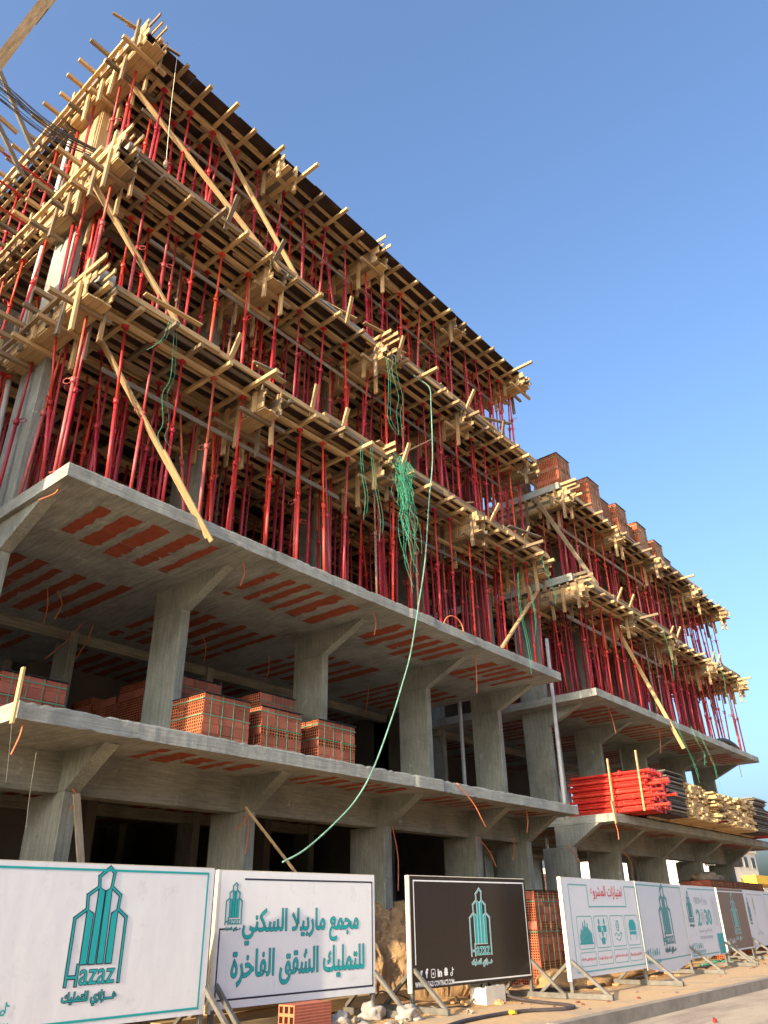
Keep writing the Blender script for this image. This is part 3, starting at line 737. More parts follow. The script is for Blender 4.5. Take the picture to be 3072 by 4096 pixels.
# ================================================================ STACKS ON THE FAR FIRST FLOOR
T = thing('prop_stack', 'neat stack of bright red steel props lying at the far first floor edge', 'props', (21.6, 8.6, S2))
row = 0; n = 0; z = S2+.08
while z < 3.62 and n < 100:
    for i in range(6):
        x = 21.66+.215*i+(.1 if row % 2 else 0); y0 = 8.55+R.uniform(-.12, .12)+(.0 if R.random() > .08 else -.35)
        mb = MB(); mb.tube([(x, y0, z), (x, 10.95+R.uniform(-.1, .1), z)], .038, 8); mb.box(x-.07, x+.07, y0-.008, y0, z-.05, z+.05)
        if R.random() < .5: mb.tube([(x-.02, y0+.9, z-.05), (x+.02, y0+.9, z+.06)], .05, 6)
        o = part(mb, 'steel_prop', M['prop'], T); o.color = random.choice(((.60, .03, .02, 1), (.5, .028, .02, 1), (.66, .05, .03, 1))); n += 1
    z += .083; row += 1
for k, (x, y, zt, zb) in enumerate(((21.45, 9.55, 3.95, S2+.02), (21.62, 8.75, 4.1, S2+.02))):
    plank((x, y, zt), (x-.05, y, zb), .07, .04, 'upright pale batten leaning on the red prop stack, %s one' % ['left', 'right'][k], tone=.8, name='batten', cat='timber')
plank((20.9, 9.36, 2.75), (20.98, 9.36, 2.18), .09, .03, 'short pale board nailed to the left corner of the far first floor slab', tone=.8, name='board', cat='timber')
def stack(name, label, x0, x1, z1, kind, nlayer, jit, grp):
    T = thing(name, label, 'timber', (x0, 8.7, S2), grp); z = S2+.05; n = 0; h = (z1-z)/nlayer
    mb = MB(); mb.beam((x0, 9.3, S2+.025), (x1, 9.3, S2+.025), .08, .05, .5); mb.beam((x0, 10.6, S2+.025), (x1, 10.6, S2+.025), .08, .05, .5)
    part(mb, 'bearer', M['wood'], T)
    for k in range(nlayer):
        if kind == 'ply':
            mb = MB(); a = R.uniform(-jit, jit); mb.box(x0+a, x1+a, 8.6+R.uniform(-jit, jit), 10.9, z, z+h*.7, tone=R.random()*.4)
            part(mb, 'sheet', M['wood_grey'] if k % 3 else M['ply'], T); n += 1
        else:
            x = x0; per = max(4, int(100/nlayer)); wd = (x1-x0)/per
            for i in range(per):
                if n >= 100: break
                mb = MB(); a = 8.6+R.uniform(-jit, jit); sk = R.uniform(-jit, jit)*.5
                t_ = R.uniform(.6, 1) if R.random() < .93 else .1
                mb.beam((x+wd/2+sk, a, z+h/2), (x+wd/2-sk, 10.9+R.uniform(-.2, .2), z+h/2), wd*.93, h*.9, t_)
                o = part(mb, 'board', M['wood'] , T); n += 1; x += wd
        z += h
stack('plywood_stack', 'stack of grey weathered panels right beside the red prop stack', 23.1, 24.5, 3.75, 'ply', 26, .07, 'panel stacks')
stack('timber_stack', 'square stack of pale yellow timber beside the grey panels', 24.62, 26.3, 3.55, 'w', 14, .09, 'timber stacks')
stack('timber_stack', 'untidy middle stack of loose pale boards with ends sticking out', 26.5, 28.3, 3.45, 'w', 16, .26, 'timber stacks')
stack('timber_stack', 'third pale timber stack from the left, nearest the far slab end', 28.6, 31.2, 3.5, 'w', 12, .13, 'timber stacks')
stack('plywood_stack', 'last stack of dark grey panels near the right end of the far slab', 31.4, 32.9, 3.75, 'ply', 24, .07, 'panel stacks')
T = thing('prop_stack', 'second small red prop stack cut by the right edge of the picture', 'props', (33.2, 8.8, S2))
for k in range(10):
    for i in range(7):
        x = 33.25+.2*i; z = S2+.1+.09*k; mb = MB(); mb.tube([(x, 8.7+R.uniform(-.1, .1), z), (x, 10.9, z)], .038, 6); o = part(mb, 'steel_prop', M['prop'], T); o.color = (.5, .03, .03, 1)
mb = MB()
for k in range(5): mb.tube([(27.4+.12*k, 8.62, 2.62), (27.45+.12*k, 10.8, 2.60)], .045, 6)
o = single(mb, 'prop_bundle', M['prop'], 'small bundle of dark red props squeezed under the middle timber stack', 'props', (27.4, 8.6, S2)); o.color = (.35, .02, .03, 1)
# timber and rebar on top of the middle deck
T = thing('timber_pile', 'pile of pale timber offcuts on the middle deck near its right end', 'timber', (16.6, 10.2, HD[5]+.51))
for k in range(7):
    for i in range(7):
        mb = MB(); x = 16.5+.18*i+R.uniform(-.03, .03); mb.beam((x, 10.1+R.uniform(-.15, .1), HD[5]+.56+.1*k), (x+.02, 11.6, HD[5]+.56+.1*k), .16, .085, R.uniform(.6, 1)); part(mb, 'board', M['wood'], T)
# ================================================================ PIPES, HOSES, STRAPS, CONDUITS
def spline(P, n=8):
    P = [Vector(p) for p in P]; out = []
    for i in range(len(P)-1):
        a = P[max(i-1, 0)]; b = P[i]; c = P[i+1]; d = P[min(i+2, len(P)-1)]
        for k in range(n):
            t_ = k/n; out.append(.5*((2*b)+(c-a)*t_+(2*a-5*b+4*c-d)*t_*t_+(3*b-a-3*c+d)*t_**3))
    out.append(P[-1]); return out
def hose(name, label, cat, pts, r, mat, grp=None, smooth=True, n=7):
    mb = MB(); mb.tube(spline(pts), r, n); return single(mb, name, mat, label, cat, pts[0], grp, smooth)
hose('water_hose', 'long pale green hose hanging from the middle deck and sweeping down to the left', 'hose',
     [(13.0, 9.7, 12.9), (12.95, 9.35, 12.45), (13.12, 9.18, 12.2), (13.1, 9.15, 11.6), (13.03, 9.15, 9.94), (12.8, 9.15, 8.72), (12.53, 9.15, 7.09), (12.18, 9.15, 5.79), (11.87, 9.15, 4.75), (11.56, 9.15, 4.04), (11.21, 9.15, 3.32), (10.71, 9.18, 2.38), (10.26, 9.2, 1.81), (9.74, 9.22, 1.39), (9.18, 9.3, .99), (8.80, 9.4, .80)], .0155, M['hose'])
plank((8.46, 9.95, 1.62), (9.36, 9.6, .62), .03, .035, 'thin pale stick tied to the end of the green hose', tone=.6, name='stick', cat='stick')
plank((5.83, 10.45, 1.62), (6.12, 10.35, .3), .1, .03, 'grey board leaning against the first ground floor column', True, tone=.9, name='board', cat='timber')
plank((4.24, 9.36, 2.85), (4.24, 9.36, 2.16), .07, .03, 'short pale board nailed to the left corner of the first floor slab', tone=.8, up=(1, 0, 0), name='board', cat='timber')
pipes = [((18.92, 12.8, S2), (18.92, 12.8, S3-.23), 'grey drain pipe between the last two columns of the near first floor'), ((19.95, 10.3, S2-.2), (19.9, 10.2, 7.3), 'pale drain pipe rising in the gap between the two buildings'),
         ((4.5, 12.7, S3), (4.35, 12.7, 9.1), 'white drain pipe beside the left column on the lowest propped storey'), ((4.28, 12.6, 9.7), (4.28, 12.6, 12.5), 'white drain pipe beside the left column on the middle propped storey'),
         ((4.25, 12.6, 13.1), (4.25, 12.6, 15.9), 'white drain pipe beside the boarded column on the top storey'), ((23.8, 12.2, S2), (23.8, 12.2, S3-.2), 'drain pipe behind the second column on the far first floor'),
         ((28.9, 12.3, S2), (28.9, 12.3, S3-.2), 'drain pipe behind the third column on the far first floor'), ((22.2, 12.2, G), (22.2, 12.2, S2-.2), 'grey drain pipe left of the first ground floor column, far building'),
         ((23.5, 13.6, G), (23.5, 13.6, S2-.2), 'dark drain pipe deep in the far ground floor'), ((25.9, 12.7, G), (25.9, 12.7, S2-.2), 'drain pipe right of the second far ground floor column'),
         ((28.0, 12.2, G), (28.0, 12.2, S2-.2), 'left one of two drain pipes between far ground floor columns'), ((29.0, 12.4, G), (29.0, 12.4, S2-.2), 'right one of two drain pipes between far ground floor columns'),
         ((36.5, 11.9, G), (36.5, 11.9, S2-.2), 'drain pipe at the right end of the far ground floor'), ((19.0, 16.5, S2), (19.0, 16.5, S3-.2), 'thin drain pipe deep inside the near first floor'), ((12.4, 15.9, S2), (12.4, 15.9, S3-.2), 'drain pipe in the shade behind the third column, near first floor')]
for a, b, lab in pipes: hose('drain_pipe', lab, 'pipe', [a, b], .055, M['pvc'], 'drain pipes', n=10)
con = [((4.42, 9.85, 5.7), (4.2, 9.9, 5.42), 'conduit stub under the left corner of the second slab'), ((7.95, 9.85, 5.7), (7.98, 9.9, 5.25), 'conduit stub left of the second bracket on the second slab'),
       ((6.3, 13.6, 5.7), (6.5, 13.9, 5.1), 'conduit tails hanging from the second slab, first bay'), ((6.45, 13.5, 5.7), (6.6, 13.7, 5.2), 'shorter conduit tail beside the pair in the first bay'),
       ((7.75, 14.8, 5.7), (7.3, 15.2, 4.9), 'long curved conduit hanging behind the second column'), ((7.95, 14.7, 5.7), (7.9, 15.1, 5.0), 'straight conduit hanging behind the second column'),
       ((9.9, 13.5, 5.7), (10.1, 13.6, 5.1), 'conduit tail in the second bay of the second slab'), ((12.0, 13.6, 5.7), (12.2, 13.9, 5.1), 'looped conduit tail in the third bay'), ((11.4, 9.75, 5.7), (11.5, 9.8, 5.2), 'conduit stub right of the third bracket'),
       ((15.3, 9.8, 5.7), (15.4, 9.9, 4.75), 'curved conduit hanging near the fourth bracket'), ((15.7, 13.6, 5.7), (15.9, 13.9, 5.0), 'conduit tail deep behind the fourth column'),
       ((4.5, 9.62, 2.24), (4.42, 9.6, 1.85), 'conduit stub under the left corner of the first slab'), ((5.9, 10.72, 1.72), (5.92, 10.7, 1.45), 'short conduit stub on the first ground floor column'), ((9.16, 10.7, 1.68), (9.15, 10.68, 1.0), 'long conduit tail on the second ground floor column'),
       ((9.14, 10.7, 1.6), (8.92, 10.7, 1.35), 'short splayed conduit on the second ground floor column'), ((13.05, 10.7, 1.7), (13.2, 10.7, .5), 'long conduit tail on the third ground floor column'), ((16.2, 10.7, 1.65), (16.75, 10.6, 1.05), 'conduit sloping away from the fourth ground floor column'),
       ((17.6, 10.6, 1.7), (17.5, 10.6, 1.2), 'conduit pair near the right end of the near ground floor'), ((13.6, 9.4, 2.45), (14.5, 9.35, 1.65), 'curved conduit drooping over the first slab edge'),
       ((22.6, 9.8, 5.7), (22.8, 9.75, 4.9), 'curved conduit under the left corner of the far second slab'), ((26.6, 9.8, 5.7), (26.2, 9.75, 4.75), 'curved conduit in the second bay of the far second slab'), ((31.2, 9.8, 5.7), (31.2, 9.7, 5.0), 'conduit in the third bay of the far second slab'),
       ((34.8, 9.8, 5.7), (34.6, 9.7, 4.9), 'curved conduit near the right end of the far second slab'), ((21.3, 9.55, 2.25), (21.3, 9.5, 1.8), 'conduit stub under the left corner of the far first slab'), ((20.95, 10.9, 1.75), (21.1, 10.6, 1.2), 'conduit on the first far ground floor column'),
       ((24.2, 10.7, 1.7), (24.5, 10.6, 1.2), 'conduit on the second far ground floor column'), ((27.6, 10.7, 1.7), (27.9, 10.6, 1.1), 'conduit on the third far ground floor column'), ((31.1, 10.7, 1.7), (31.3, 10.6, .9), 'conduit on the fourth far ground floor column'), ((16.9, 9.75, 2.24), (16.6, 9.6, 1.7), 'conduit left of the last bracket under the near first slab')]
for a, b, lab in con:
    m_ = ((a[0]+b[0])/2+R.uniform(.02, .12), (a[1]+b[1])/2, (a[2]+b[2])/2+.04)
    hose('orange_conduit', 'orange '+lab, 'conduit', [a, m_, b], .0115, M['orange'], 'orange conduit tails')
hose('orange_conduit', 'orange conduit loop standing up on the second slab edge', 'conduit', [(13.7, 9.6, S3), (13.75, 9.5, S3+.2), (13.98, 9.45, S3+.27), (14.2, 9.42, S3+.15), (14.25, 9.4, S3-.05)], .014, M['orange'], 'orange conduit tails')
hose('plumb_line', 'thin pale plumb line hanging from the topmost deck near the corner', 'string', [(4.73, 9.3, 16.15), (4.8, 9.3, 14.5), (4.9, 9.3, 12.95)], .006, M['string'])
mb = MB(); mb.tube([(4.9, 9.3, 12.98), (4.9, 9.3, 12.9), (4.91, 9.3, 12.78)], [.03, .05, .03], 8); single(mb, 'plumb_weight', M['stone'], 'small concrete weight at the end of the plumb line', 'weight', (4.9, 9.3, 12.78))
hose('string', 'thin string hanging under the left corner of the first slab', 'string', [(4.28, 9.45, 2.2), (4.33, 9.45, 1.8), (4.36, 9.45, 1.5)], .004, M['steel'])
hose('string', 'frayed string hanging before the first ground floor column', 'string', [(4.68, 9.5, 1.9), (4.7, 9.5, 1.4), (4.73, 9.5, 1.03)], .004, M['steel'])
# green strapping
def strap(mb, P, r=.011):
    mb.tube(spline(P, 4), r*.38, 4)
T = thing('strap_tangle', 'thick tangle of green plastic strapping hanging from the lowest deck', 'straps', (11.9, 9.2, 9.2))
for k in range(44):
    x = 11.9+R.gauss(0, .16); z0 = 9.25+R.uniform(-.1, .25); L = R.uniform(.5, 2.2) if k > 6 else R.uniform(2, 3.1)
    P = [(x, 9.22+R.uniform(-.12, .12), z0)]; n = 5
    for i in range(n): x += R.gauss(.03, .07); P.append((x, 9.2+R.uniform(-.15, .1), z0-L*(i+1)/n))
    mb = MB(); strap(mb, P, .012); part(mb, 'strap', M['green'], T)
for lab, P in (('green strap loop hanging between the middle and lowest decks', [(11.42, 9.25, 12.2), (11.45, 9.2, 11.6), (11.42, 9.2, 10.9), (11.40, 9.2, 10.3), (11.76, 9.2, 10.05), (11.72, 9.2, 10.7), (11.82, 9.2, 11.2), (11.6, 9.2, 11.8), (11.7, 9.25, 12.3)]),
               ('thin green strap hanging left of the big tangle', [(10.46, 9.25, 9.2), (10.45, 9.2, 8.4), (10.56, 9.2, 7.9), (10.5, 9.2, 7.3)]), ('kinked green strap just left of the big tangle', [(10.8, 9.25, 9.3), (10.83, 9.2, 8.5), (11.04, 9.2, 7.6), (11.0, 9.2, 7.0)]),
               ('green strap dangling from a joist near the left brace', [(5.62, 9.35, 9.3), (5.72, 9.4, 8.3), (5.64, 9.45, 7.9), (5.76, 9.5, 7.4), (5.70, 9.5, 7.1), (5.88, 9.5, 6.8)]),
               ('short green strap on the left brace joist', [(5.5, 9.35, 9.35), (5.42, 9.35, 8.9), (5.2, 9.4, 8.55)]),
               ('green strap hanging at the right end of the lowest deck', [(18.35, 9.25, 9.2), (18.4, 9.2, 8.7), (18.8, 9.2, 8.2), (18.75, 9.2, 7.8)]), ('long green strap falling to the slab edge near its right end', [(16.95, 9.3, 8.2), (16.8, 9.28, 7.2), (16.95, 9.25, 6.2), (16.9, 9.2, 5.4)]),
               ('second long green strap beside the one falling to the slab edge', [(17.5, 9.3, 8.0), (17.6, 9.28, 7.1), (17.45, 9.3, 6.4)]),
               ('green strap below the first slab edge of the far building', [(26.9, 9.3, 5.9), (27.0, 9.25, 5.4), (27.55, 9.2, 4.6), (27.65, 9.15, 3.9)]), ('kinked green strap hanging before the far timber stacks', [(28.4, 9.3, 5.9), (28.4, 9.2, 5.4), (28.9, 9.2, 5.0), (28.7, 9.2, 4.6), (29.0, 9.2, 4.6)]),
               ('long bright green strap before the far timber stacks', [(29.1, 9.3, 5.9), (29.3, 9.2, 5.2), (29.7, 9.2, 4.8), (29.8, 9.2, 4.2), (30.1, 9.2, 3.6)]), ('green strap high on the far lower deck', [(27.3, 9.25, 9.3), (27.5, 9.2, 8.3), (27.35, 9.2, 7.4)]),
               ('green straps near the right end of the far lower deck', [(33.1, 9.25, 9.5), (33.5, 9.2, 8.8), (33.3, 9.2, 8.1), (33.6, 9.2, 7.4)])):
    mb = MB(); strap(mb, P, .012); strap(mb, [(a+.05+.02*i, b, c+.05) for i, (a, b, c) in enumerate(P[:-1])]+[(P[-1][0]+.1, P[-1][1], P[-1][2]+.2)], .009)
    single(mb, 'green_strap', M['green'], lab, 'strap', P[0], 'green straps')
# dark film bag on the far second slab
mb = MB(); mb.tube(spline([(32.2, 9.7, S3+.05), (32.9, 9.55, S3+.16), (33.7, 9.5, S3+.1), (34.3, 9.55, S3+.04)]), .11, 8); single(mb, 'plastic_film', M['black'], 'crumpled black plastic on the far second slab among the red props', 'plastic', (32.2, 9.7, S3))
# rebar bundle and loose planks at the upper left
T = thing('rebar_bundle', 'bundle of thin dark reinforcing bars running in from the upper left', 'rebar', (4.6, 9.9, 13.3))
for k in range(22):
    a = R.gauss(0, .11); b = R.gauss(0, .09); s_ = R.uniform(-.25, .3)
    P = [(-1.0, 11.6+b, 15.3+a*1.8+s_), (1.2, 11.3+b, 14.25+a*1.5+s_*.6), (2.24, 11.05+b, 13.9+a*1.4+s_*.4), (3.2, 10.8+b, 13.50+a), (4.1, 10.4+b*.6, 13.30+a*.6), (4.75+R.uniform(-.2, .5), 10.0+b*.4, 13.22+a*.5)]
    mb = MB(); mb.tube(spline(P, 5), .0062, 5); part(mb, 'bar', M['rebar'], T)
for k, P in enumerate((((-.5, 11.9, 14.6), (2.4, 11.8, 13.9), (3.9, 11.3, 12.7)), ((-.5, 12, 14.9), (2.5, 11.9, 13.55), (4.3, 11.2, 12.2)))):
    hose('steel_wire', 'thin dark wire below the rebar bundle, %s one' % ['upper', 'lower'][k], 'wire', list(P), .009, M['rebar'], 'dark wires')
for p0, p1, lab, g_ in (((1.62, 9.0, 11.1), (2.05, 9.0, 13.95), 'big old plank crossing the top left corner of the picture against the sky', False), ((1.98, 9.05, 13.4), (2.2, 9.05, 14.7), 'thin lath tied behind the big plank in the top left corner', False),
                    ((2.25, 12, 15.75), (3.4, 12, 14.15), 'dark plank sloping down to the right at the upper left', True), ((2.45, 12, 14.45), (3.32, 12, 13.35), 'second dark plank sloping below the rebar at the left edge', True),
                    ((2.2, 12.1, 14.6), (3.06, 12.1, 14.42), 'short timber stub at the left edge above the rebar shadow', False), ((2.3, 12.1, 13.95), (2.92, 12.1, 13.7), 'lower short timber stub at the left edge', False)):
    plank(p0, p1, .05, .17 if 'big' in lab else .10, lab, g_, tone=.45 if not g_ else .15, name='loose_plank', cat='plank', up=(0, 1, 0), roll=1.57)
plank((4.9, 9.52, 16.62), (3.46, 9.84, 16.62), .04, .06, 'long thin lath sticking out to the upper left of the topmost corner', tone=.2, name='lath', cat='timber')
plank((4.6, 9.62, 16.66), (3.78, 9.82, 16.66), .04, .08, 'shorter lath beside the long one at the topmost corner', tone=.5, name='lath', cat='timber')
for k, (z, y) in enumerate(((14.2, 12.6), (13.75, 12.9), (13.3, 13.1))):
    hose('scaffold_rod', 'faded reddish rod reaching out to the left of the top storey, %s of three' % ['upper', 'middle', 'lower'][k], 'rod', [(1.5, y, z+.1), (4.2, y, z)], .024, M['red_paint'], 'faded rods')
for k, x in enumerate((4.05, 4.6, 5.1)):
    T = thing('starter_bars', 'tuft of thin rebar above the left edge of the topmost deck, %s one' % ['left', 'middle', 'right'][k], 'rebar', (4.6, 13+2.2*k, HD[6]+.5), 'starter bars')
    for i in range(8):
        mb = MB(); a = 4.5+R.uniform(-.25, .25); b = 13+2.2*k+R.uniform(-.3, .3); mb.tube([(a, b, HD[6]+.3), (a+R.uniform(-.03, .03), b, HD[6]+R.uniform(.9, 1.3))], .008, 4); part(mb, 'bar', M['rebar'], T)
# boards of the shuttered column on the top storey
T = thing('column_shutter', 'tall pale boarded shutter round the left column on the top storey', 'formwork', (4.2, 11.3, HD[5]+.51))
for k in range(6):
    y = 11.3+.16*k; mb = MB(); mb.beam((4.30, y+.08, HD[5]+.52), (4.30, y+.08, HD[6]+.1+R.uniform(-.3, .05)), .025, .155, .40+R.uniform(-.1, .1), up=(0, 1, 0)); part(mb, 'board', M['wood'], T)
mb = MB(); mb.beam((4.45, 11.28, HD[5]+.52), (4.45, 11.28, HD[6]+.1), .28, .025, .7, up=(0, 1, 0)); part(mb, 'front_board', M['wood'], T)
for lv, zz in ((5, HD[5]+.51), (4, HD[4]+.51)):
    mb = MB(); mb.box(4.33, 4.6, 9.75, 12.6, zz-.02, zz+.32)
    o = single(mb, 'upstand', M['conc_slab'], 'rough grey concrete upstand on the left edge of the %s deck' % lvn[lv], 'concrete', (4.33, 9.75, zz))
# ================================================================ BANNERS
AR = {'ا': 'FE8D FE8E - -', 'أ': 'FE83 FE84 - -', 'ب': 'FE8F FE90 FE91 FE92', 'ة': 'FE93 FE94 - -', 'ت': 'FE95 FE96 FE97 FE98', 'ج': 'FE9D FE9E FE9F FEA0', 'خ': 'FEA5 FEA6 FEA7 FEA8', 'د': 'FEA9 FEAA - -', 'ر': 'FEAD FEAE - -', 'ز': 'FEAF FEB0 - -', 'س': 'FEB1 FEB2 FEB3 FEB4', 'ش': 'FEB5 FEB6 FEB7 FEB8', 'ع': 'FEC9 FECA FECB FECC', 'ف': 'FED1 FED2 FED3 FED4', 'ق': 'FED5 FED6 FED7 FED8', 'ك': 'FED9 FEDA FEDB FEDC', 'ل': 'FEDD FEDE FEDF FEE0', 'م': 'FEE1 FEE2 FEE3 FEE4', 'ن': 'FEE5 FEE6 FEE7 FEE8', 'ه': 'FEE9 FEEA FEEB FEEC', 'و': 'FEED FEEE - -', 'ي': 'FEF1 FEF2 FEF3 FEF4', 'ـ': '0640 0640 0640 0640', 'ؤ': 'FE85 FE86 - -', 'ح': 'FEA1 FEA2 FEA3 FEA4', 'ص': 'FEB9 FEBA FEBB FEBC', 'ط': 'FEC1 FEC2 FEC3 FEC4'}
def shape_ar(s):
    out = []; i = 0; prev = False
    while i < len(s):
        ch = s[i]
        if ch == 'ل' and i+1 < len(s) and s[i+1] == 'ا':
            out.append(chr(0xFEFC if prev else 0xFEFB)); prev = False; i += 2; continue
        if ch not in AR: out.append(ch); prev = False; i += 1; continue
        f_ = AR[ch].split(); nx = i+1 < len(s) and s[i+1] in AR and f_[2] != '-'
        out.append(chr(int(f_[(3 if prev else 2) if nx else (1 if prev else 0)], 16))); prev = nx; i += 1
    return ''.join(reversed(out))
TC = {}
def text_geo(s, bold=0):
    if (s, bold) in TC: return TC[(s, bold)]
    c = bpy.data.curves.new('t', 'FONT'); c.body = s; c.offset = bold; c.resolution_u = 3
    o = bpy.data.objects.new('t', c); COL.objects.link(o); bpy.context.view_layer.update()
    me = bpy.data.meshes.new_from_object(o.evaluated_get(bpy.context.evaluated_depsgraph_get()))
    bm = bmesh.new(); bm.from_mesh(me); bmesh.ops.remove_doubles(bm, verts=bm.verts, dist=1e-4)
    bm.verts.index_update(); isl = [-1]*len(bm.verts); k = 0
    bm.verts.ensure_lookup_table()
    for v in bm.verts:
        if isl[v.index] < 0:
            st = [v]; isl[v.index] = k
            while st:
                a = st.pop()
                for e in a.link_edges:
                    b = e.other_vert(a)
                    if isl[b.index] < 0: isl[b.index] = k; st.append(b)
            k += 1
    V = [(v.co.x, v.co.y) for v in bm.verts]; F = [tuple(v.index for v in f_.verts) for f_ in bm.faces]; E_ = [(e.verts[0].index, e.verts[1].index) for e in bm.edges if len(e.link_faces) == 1]
    bm.free(); bpy.data.objects.remove(o); bpy.data.meshes.remove(me); bpy.data.curves.remove(c)
    TC[(s, bold)] = (V, F, E_, isl); return TC[(s, bold)]
def put_text(mb, mo, s, u0, v0, wid=None, hei=None, ow=0, ar=False, bold=.012, lay=.006, rot=0):
    """fit the words into wid (and hei, by their real bounds) with lower left at (u0, v0); ow outlines into mo"""
    V, F, E_, isl = text_geo(shape_ar(s) if ar else s, bold)
    x0 = min(v[0] for v in V); x1 = max(v[0] for v in V); y0 = min(v[1] for v in V); y1 = max(v[1] for v in V)
    sx = wid/(x1-x0) if wid else hei/(y1-y0); sy = hei/(y1-y0) if hei else sx
    P = [(u0+(x-x0)*sx, -lay-.00025*(isl[i] % 9), v0+(y-y0)*sy) for i, (x, y) in enumerate(V)]
    for f_ in F: mb.quad([P[i] for i in f_])
    if ow:
        for a, b in E_:
            A = Vector((P[a][0], 0, P[a][2])); B_ = Vector((P[b][0], 0, P[b][2])); d = B_-A
            if d.length < 1e-6: continue
            d.normalize(); n = Vector((-d.z, 0, d.x))*ow; e = d*ow*.6; y = -lay+.003-.0002*(a % 7)
            mo.quad([(q.x, y, q.z) for q in (A-e-n, B_+e-n, B_+e+n, A-e+n)])
    return x1*sx
def line(mb, P, w, lay=.004, closed=False):
    P = list(P)+([P[0]] if closed else [])
    for i, (a, b) in enumerate(zip(P[:-1], P[1:])):
        A = Vector((a[0], 0, a[1])); B_ = Vector((b[0], 0, b[1])); d = (B_-A).normalized(); n = Vector((-d.z, 0, d.x))*(w/2); e = d*(w*.42)
        y = -lay-.00015*(i % 5); mb.quad([(q.x, y, q.z) for q in (A-e-n, B_+e-n, B_+e+n, A-e+n)])
def poly(mb, P, lay=.005): mb.quad([(a, -lay, b) for a, b in P])
def disc(mb, u, v, ru, rv, lay=.005, n=14): poly(mb, [(u+ru*math.cos(k*2*math.pi/n), v+rv*math.sin(k*2*math.pi/n)) for k in range(n)], lay)
def rrect(u0, v0, u1, v1, r):
    P = []
    for cx, cy, a0 in ((u1-r, v1-r, 0), (u0+r, v1-r, 90), (u0+r, v0+r, 180), (u1-r, v0+r, 270)):
        for k in range(4): a = rad(a0+30*k); P.append((cx+r*math.cos(a), cy+r*math.sin(a)))
    return P
def logo(fill, out, u0, v0, W, sy=1.0, words=True, lw=.034):
    S = lambda P: [(u0+W*a, v0+W*b*sy) for a, b in P]
    L = [[(.0, .02), (.0, 1.19), (.208, 1.354)], [(.208, 1.354), (.186, 1.61), (.385, 1.767)], [(.385, 1.767), (.365, 1.965), (.557, 2.14), (.655, 2.04), (.636, 1.767)], [(.636, 1.767), (.83, 1.61), (.815, 1.354)], [(.815, 1.354), (1.0, 1.2), (1.0, .04)]]
    for P in L:
        line(fill, S(P), W*lw, .0065); line(out, S(P), W*(lw+.034), .0035)
    for P in ([(.215, .376), (.33, .376), (.335, 1.265), (.215, 1.35)], [(.375, .376), (.49, .376), (.50, 1.68), (.39, 1.76)], [(.535, .376), (.65, .376), (.635, 1.76), (.535, 1.68)], [(.70, .376), (.81, .376), (.81, 1.35), (.70, 1.265)]):
        poly(fill, S(P), .0068); c = [sum(x)/4 for x in zip(*P)]
        e = [(a+(.018 if a > c[0] else -.018), b+(.02 if b > c[1] else -.02)) for a, b in P]; poly(out, S(e), .0037)
    line(fill, S([(0, .16), (.19, .16)]), W*lw, .0066); line(out, S([(0, .16), (.19, .16)]), W*(lw+.034), .0036)
    line(fill, S([(.19, .02), (.19, .36)]), W*lw, .0067); line(out, S([(.19, .02), (.19, .36)]), W*(lw+.034), .0038)
    if words:
        put_text(fill, out, 'azaz', u0+.25*W, v0+.02*W*sy, .66*W, .26*W*sy, ow=W*.010, bold=.0)
        put_text(fill, out, 'هـــزازي للتمليك', u0-.02*W, v0-.34*W*sy, 1.02*W, .25*W*sy, ow=W*.010, ar=True, bold=.02)
def icons(mb, u, v, h, g):
    q = lambda P, k: poly(mb, [(u+k*g+h*a, v+h*b) for a, b in P], .0062)
    q([(0, .2), (.3, .08), (.62, .16), (.8, .45), (.84, .78), (.98, .95), (.75, .92), (.58, .98), (.45, .82), (.45, .68), (.2, .76), (.05, .95), (.0, .7), (.1, .5), (.02, .45), (.2, .3)], 0)
    put_text(mb, mb, 'f', u+g*1+.15*h, v, None, h*1.15, bold=.05)
    line(mb, rrect(u+2*g, v, u+2*g+.82*h, v+h, .2*h), h*.1, .0062, True); disc(mb, u+2*g+.41*h, v+.45*h, .14*h, .17*h, .0063)
    put_text(mb, mb, 'in', u+g*3, v, None, h*1.0, bold=.05)
    q([(.0, .18), (.14, .3), (.12, .42), (.0, .5), (.14, .58), (.12, .85), (.28, 1.05), (.48, 1.1), (.68, 1.05), (.84, .85), (.82, .58), (.96, .5), (.84, .42), (.82, .3), (.96, .18), (.66, .12), (.48, .02), (.3, .12)], 4)
    line(mb, [(u+5*g+.55*h, v+.25*h), (u+5*g+.55*h, v+1.05*h)], h*.13, .0062); line(mb, [(u+5*g+.55*h, v+1.0*h), (u+5*g+.68*h, v+.78*h), (u+5*g+.85*h, v+.75*h)], h*.12, .0064)
    line(mb, [(u+5*g+.32*h+.2*h*math.cos(k*.785), v+.24*h+.2*h*math.sin(k*.785)) for k in range(8)], h*.12, .0065, True)
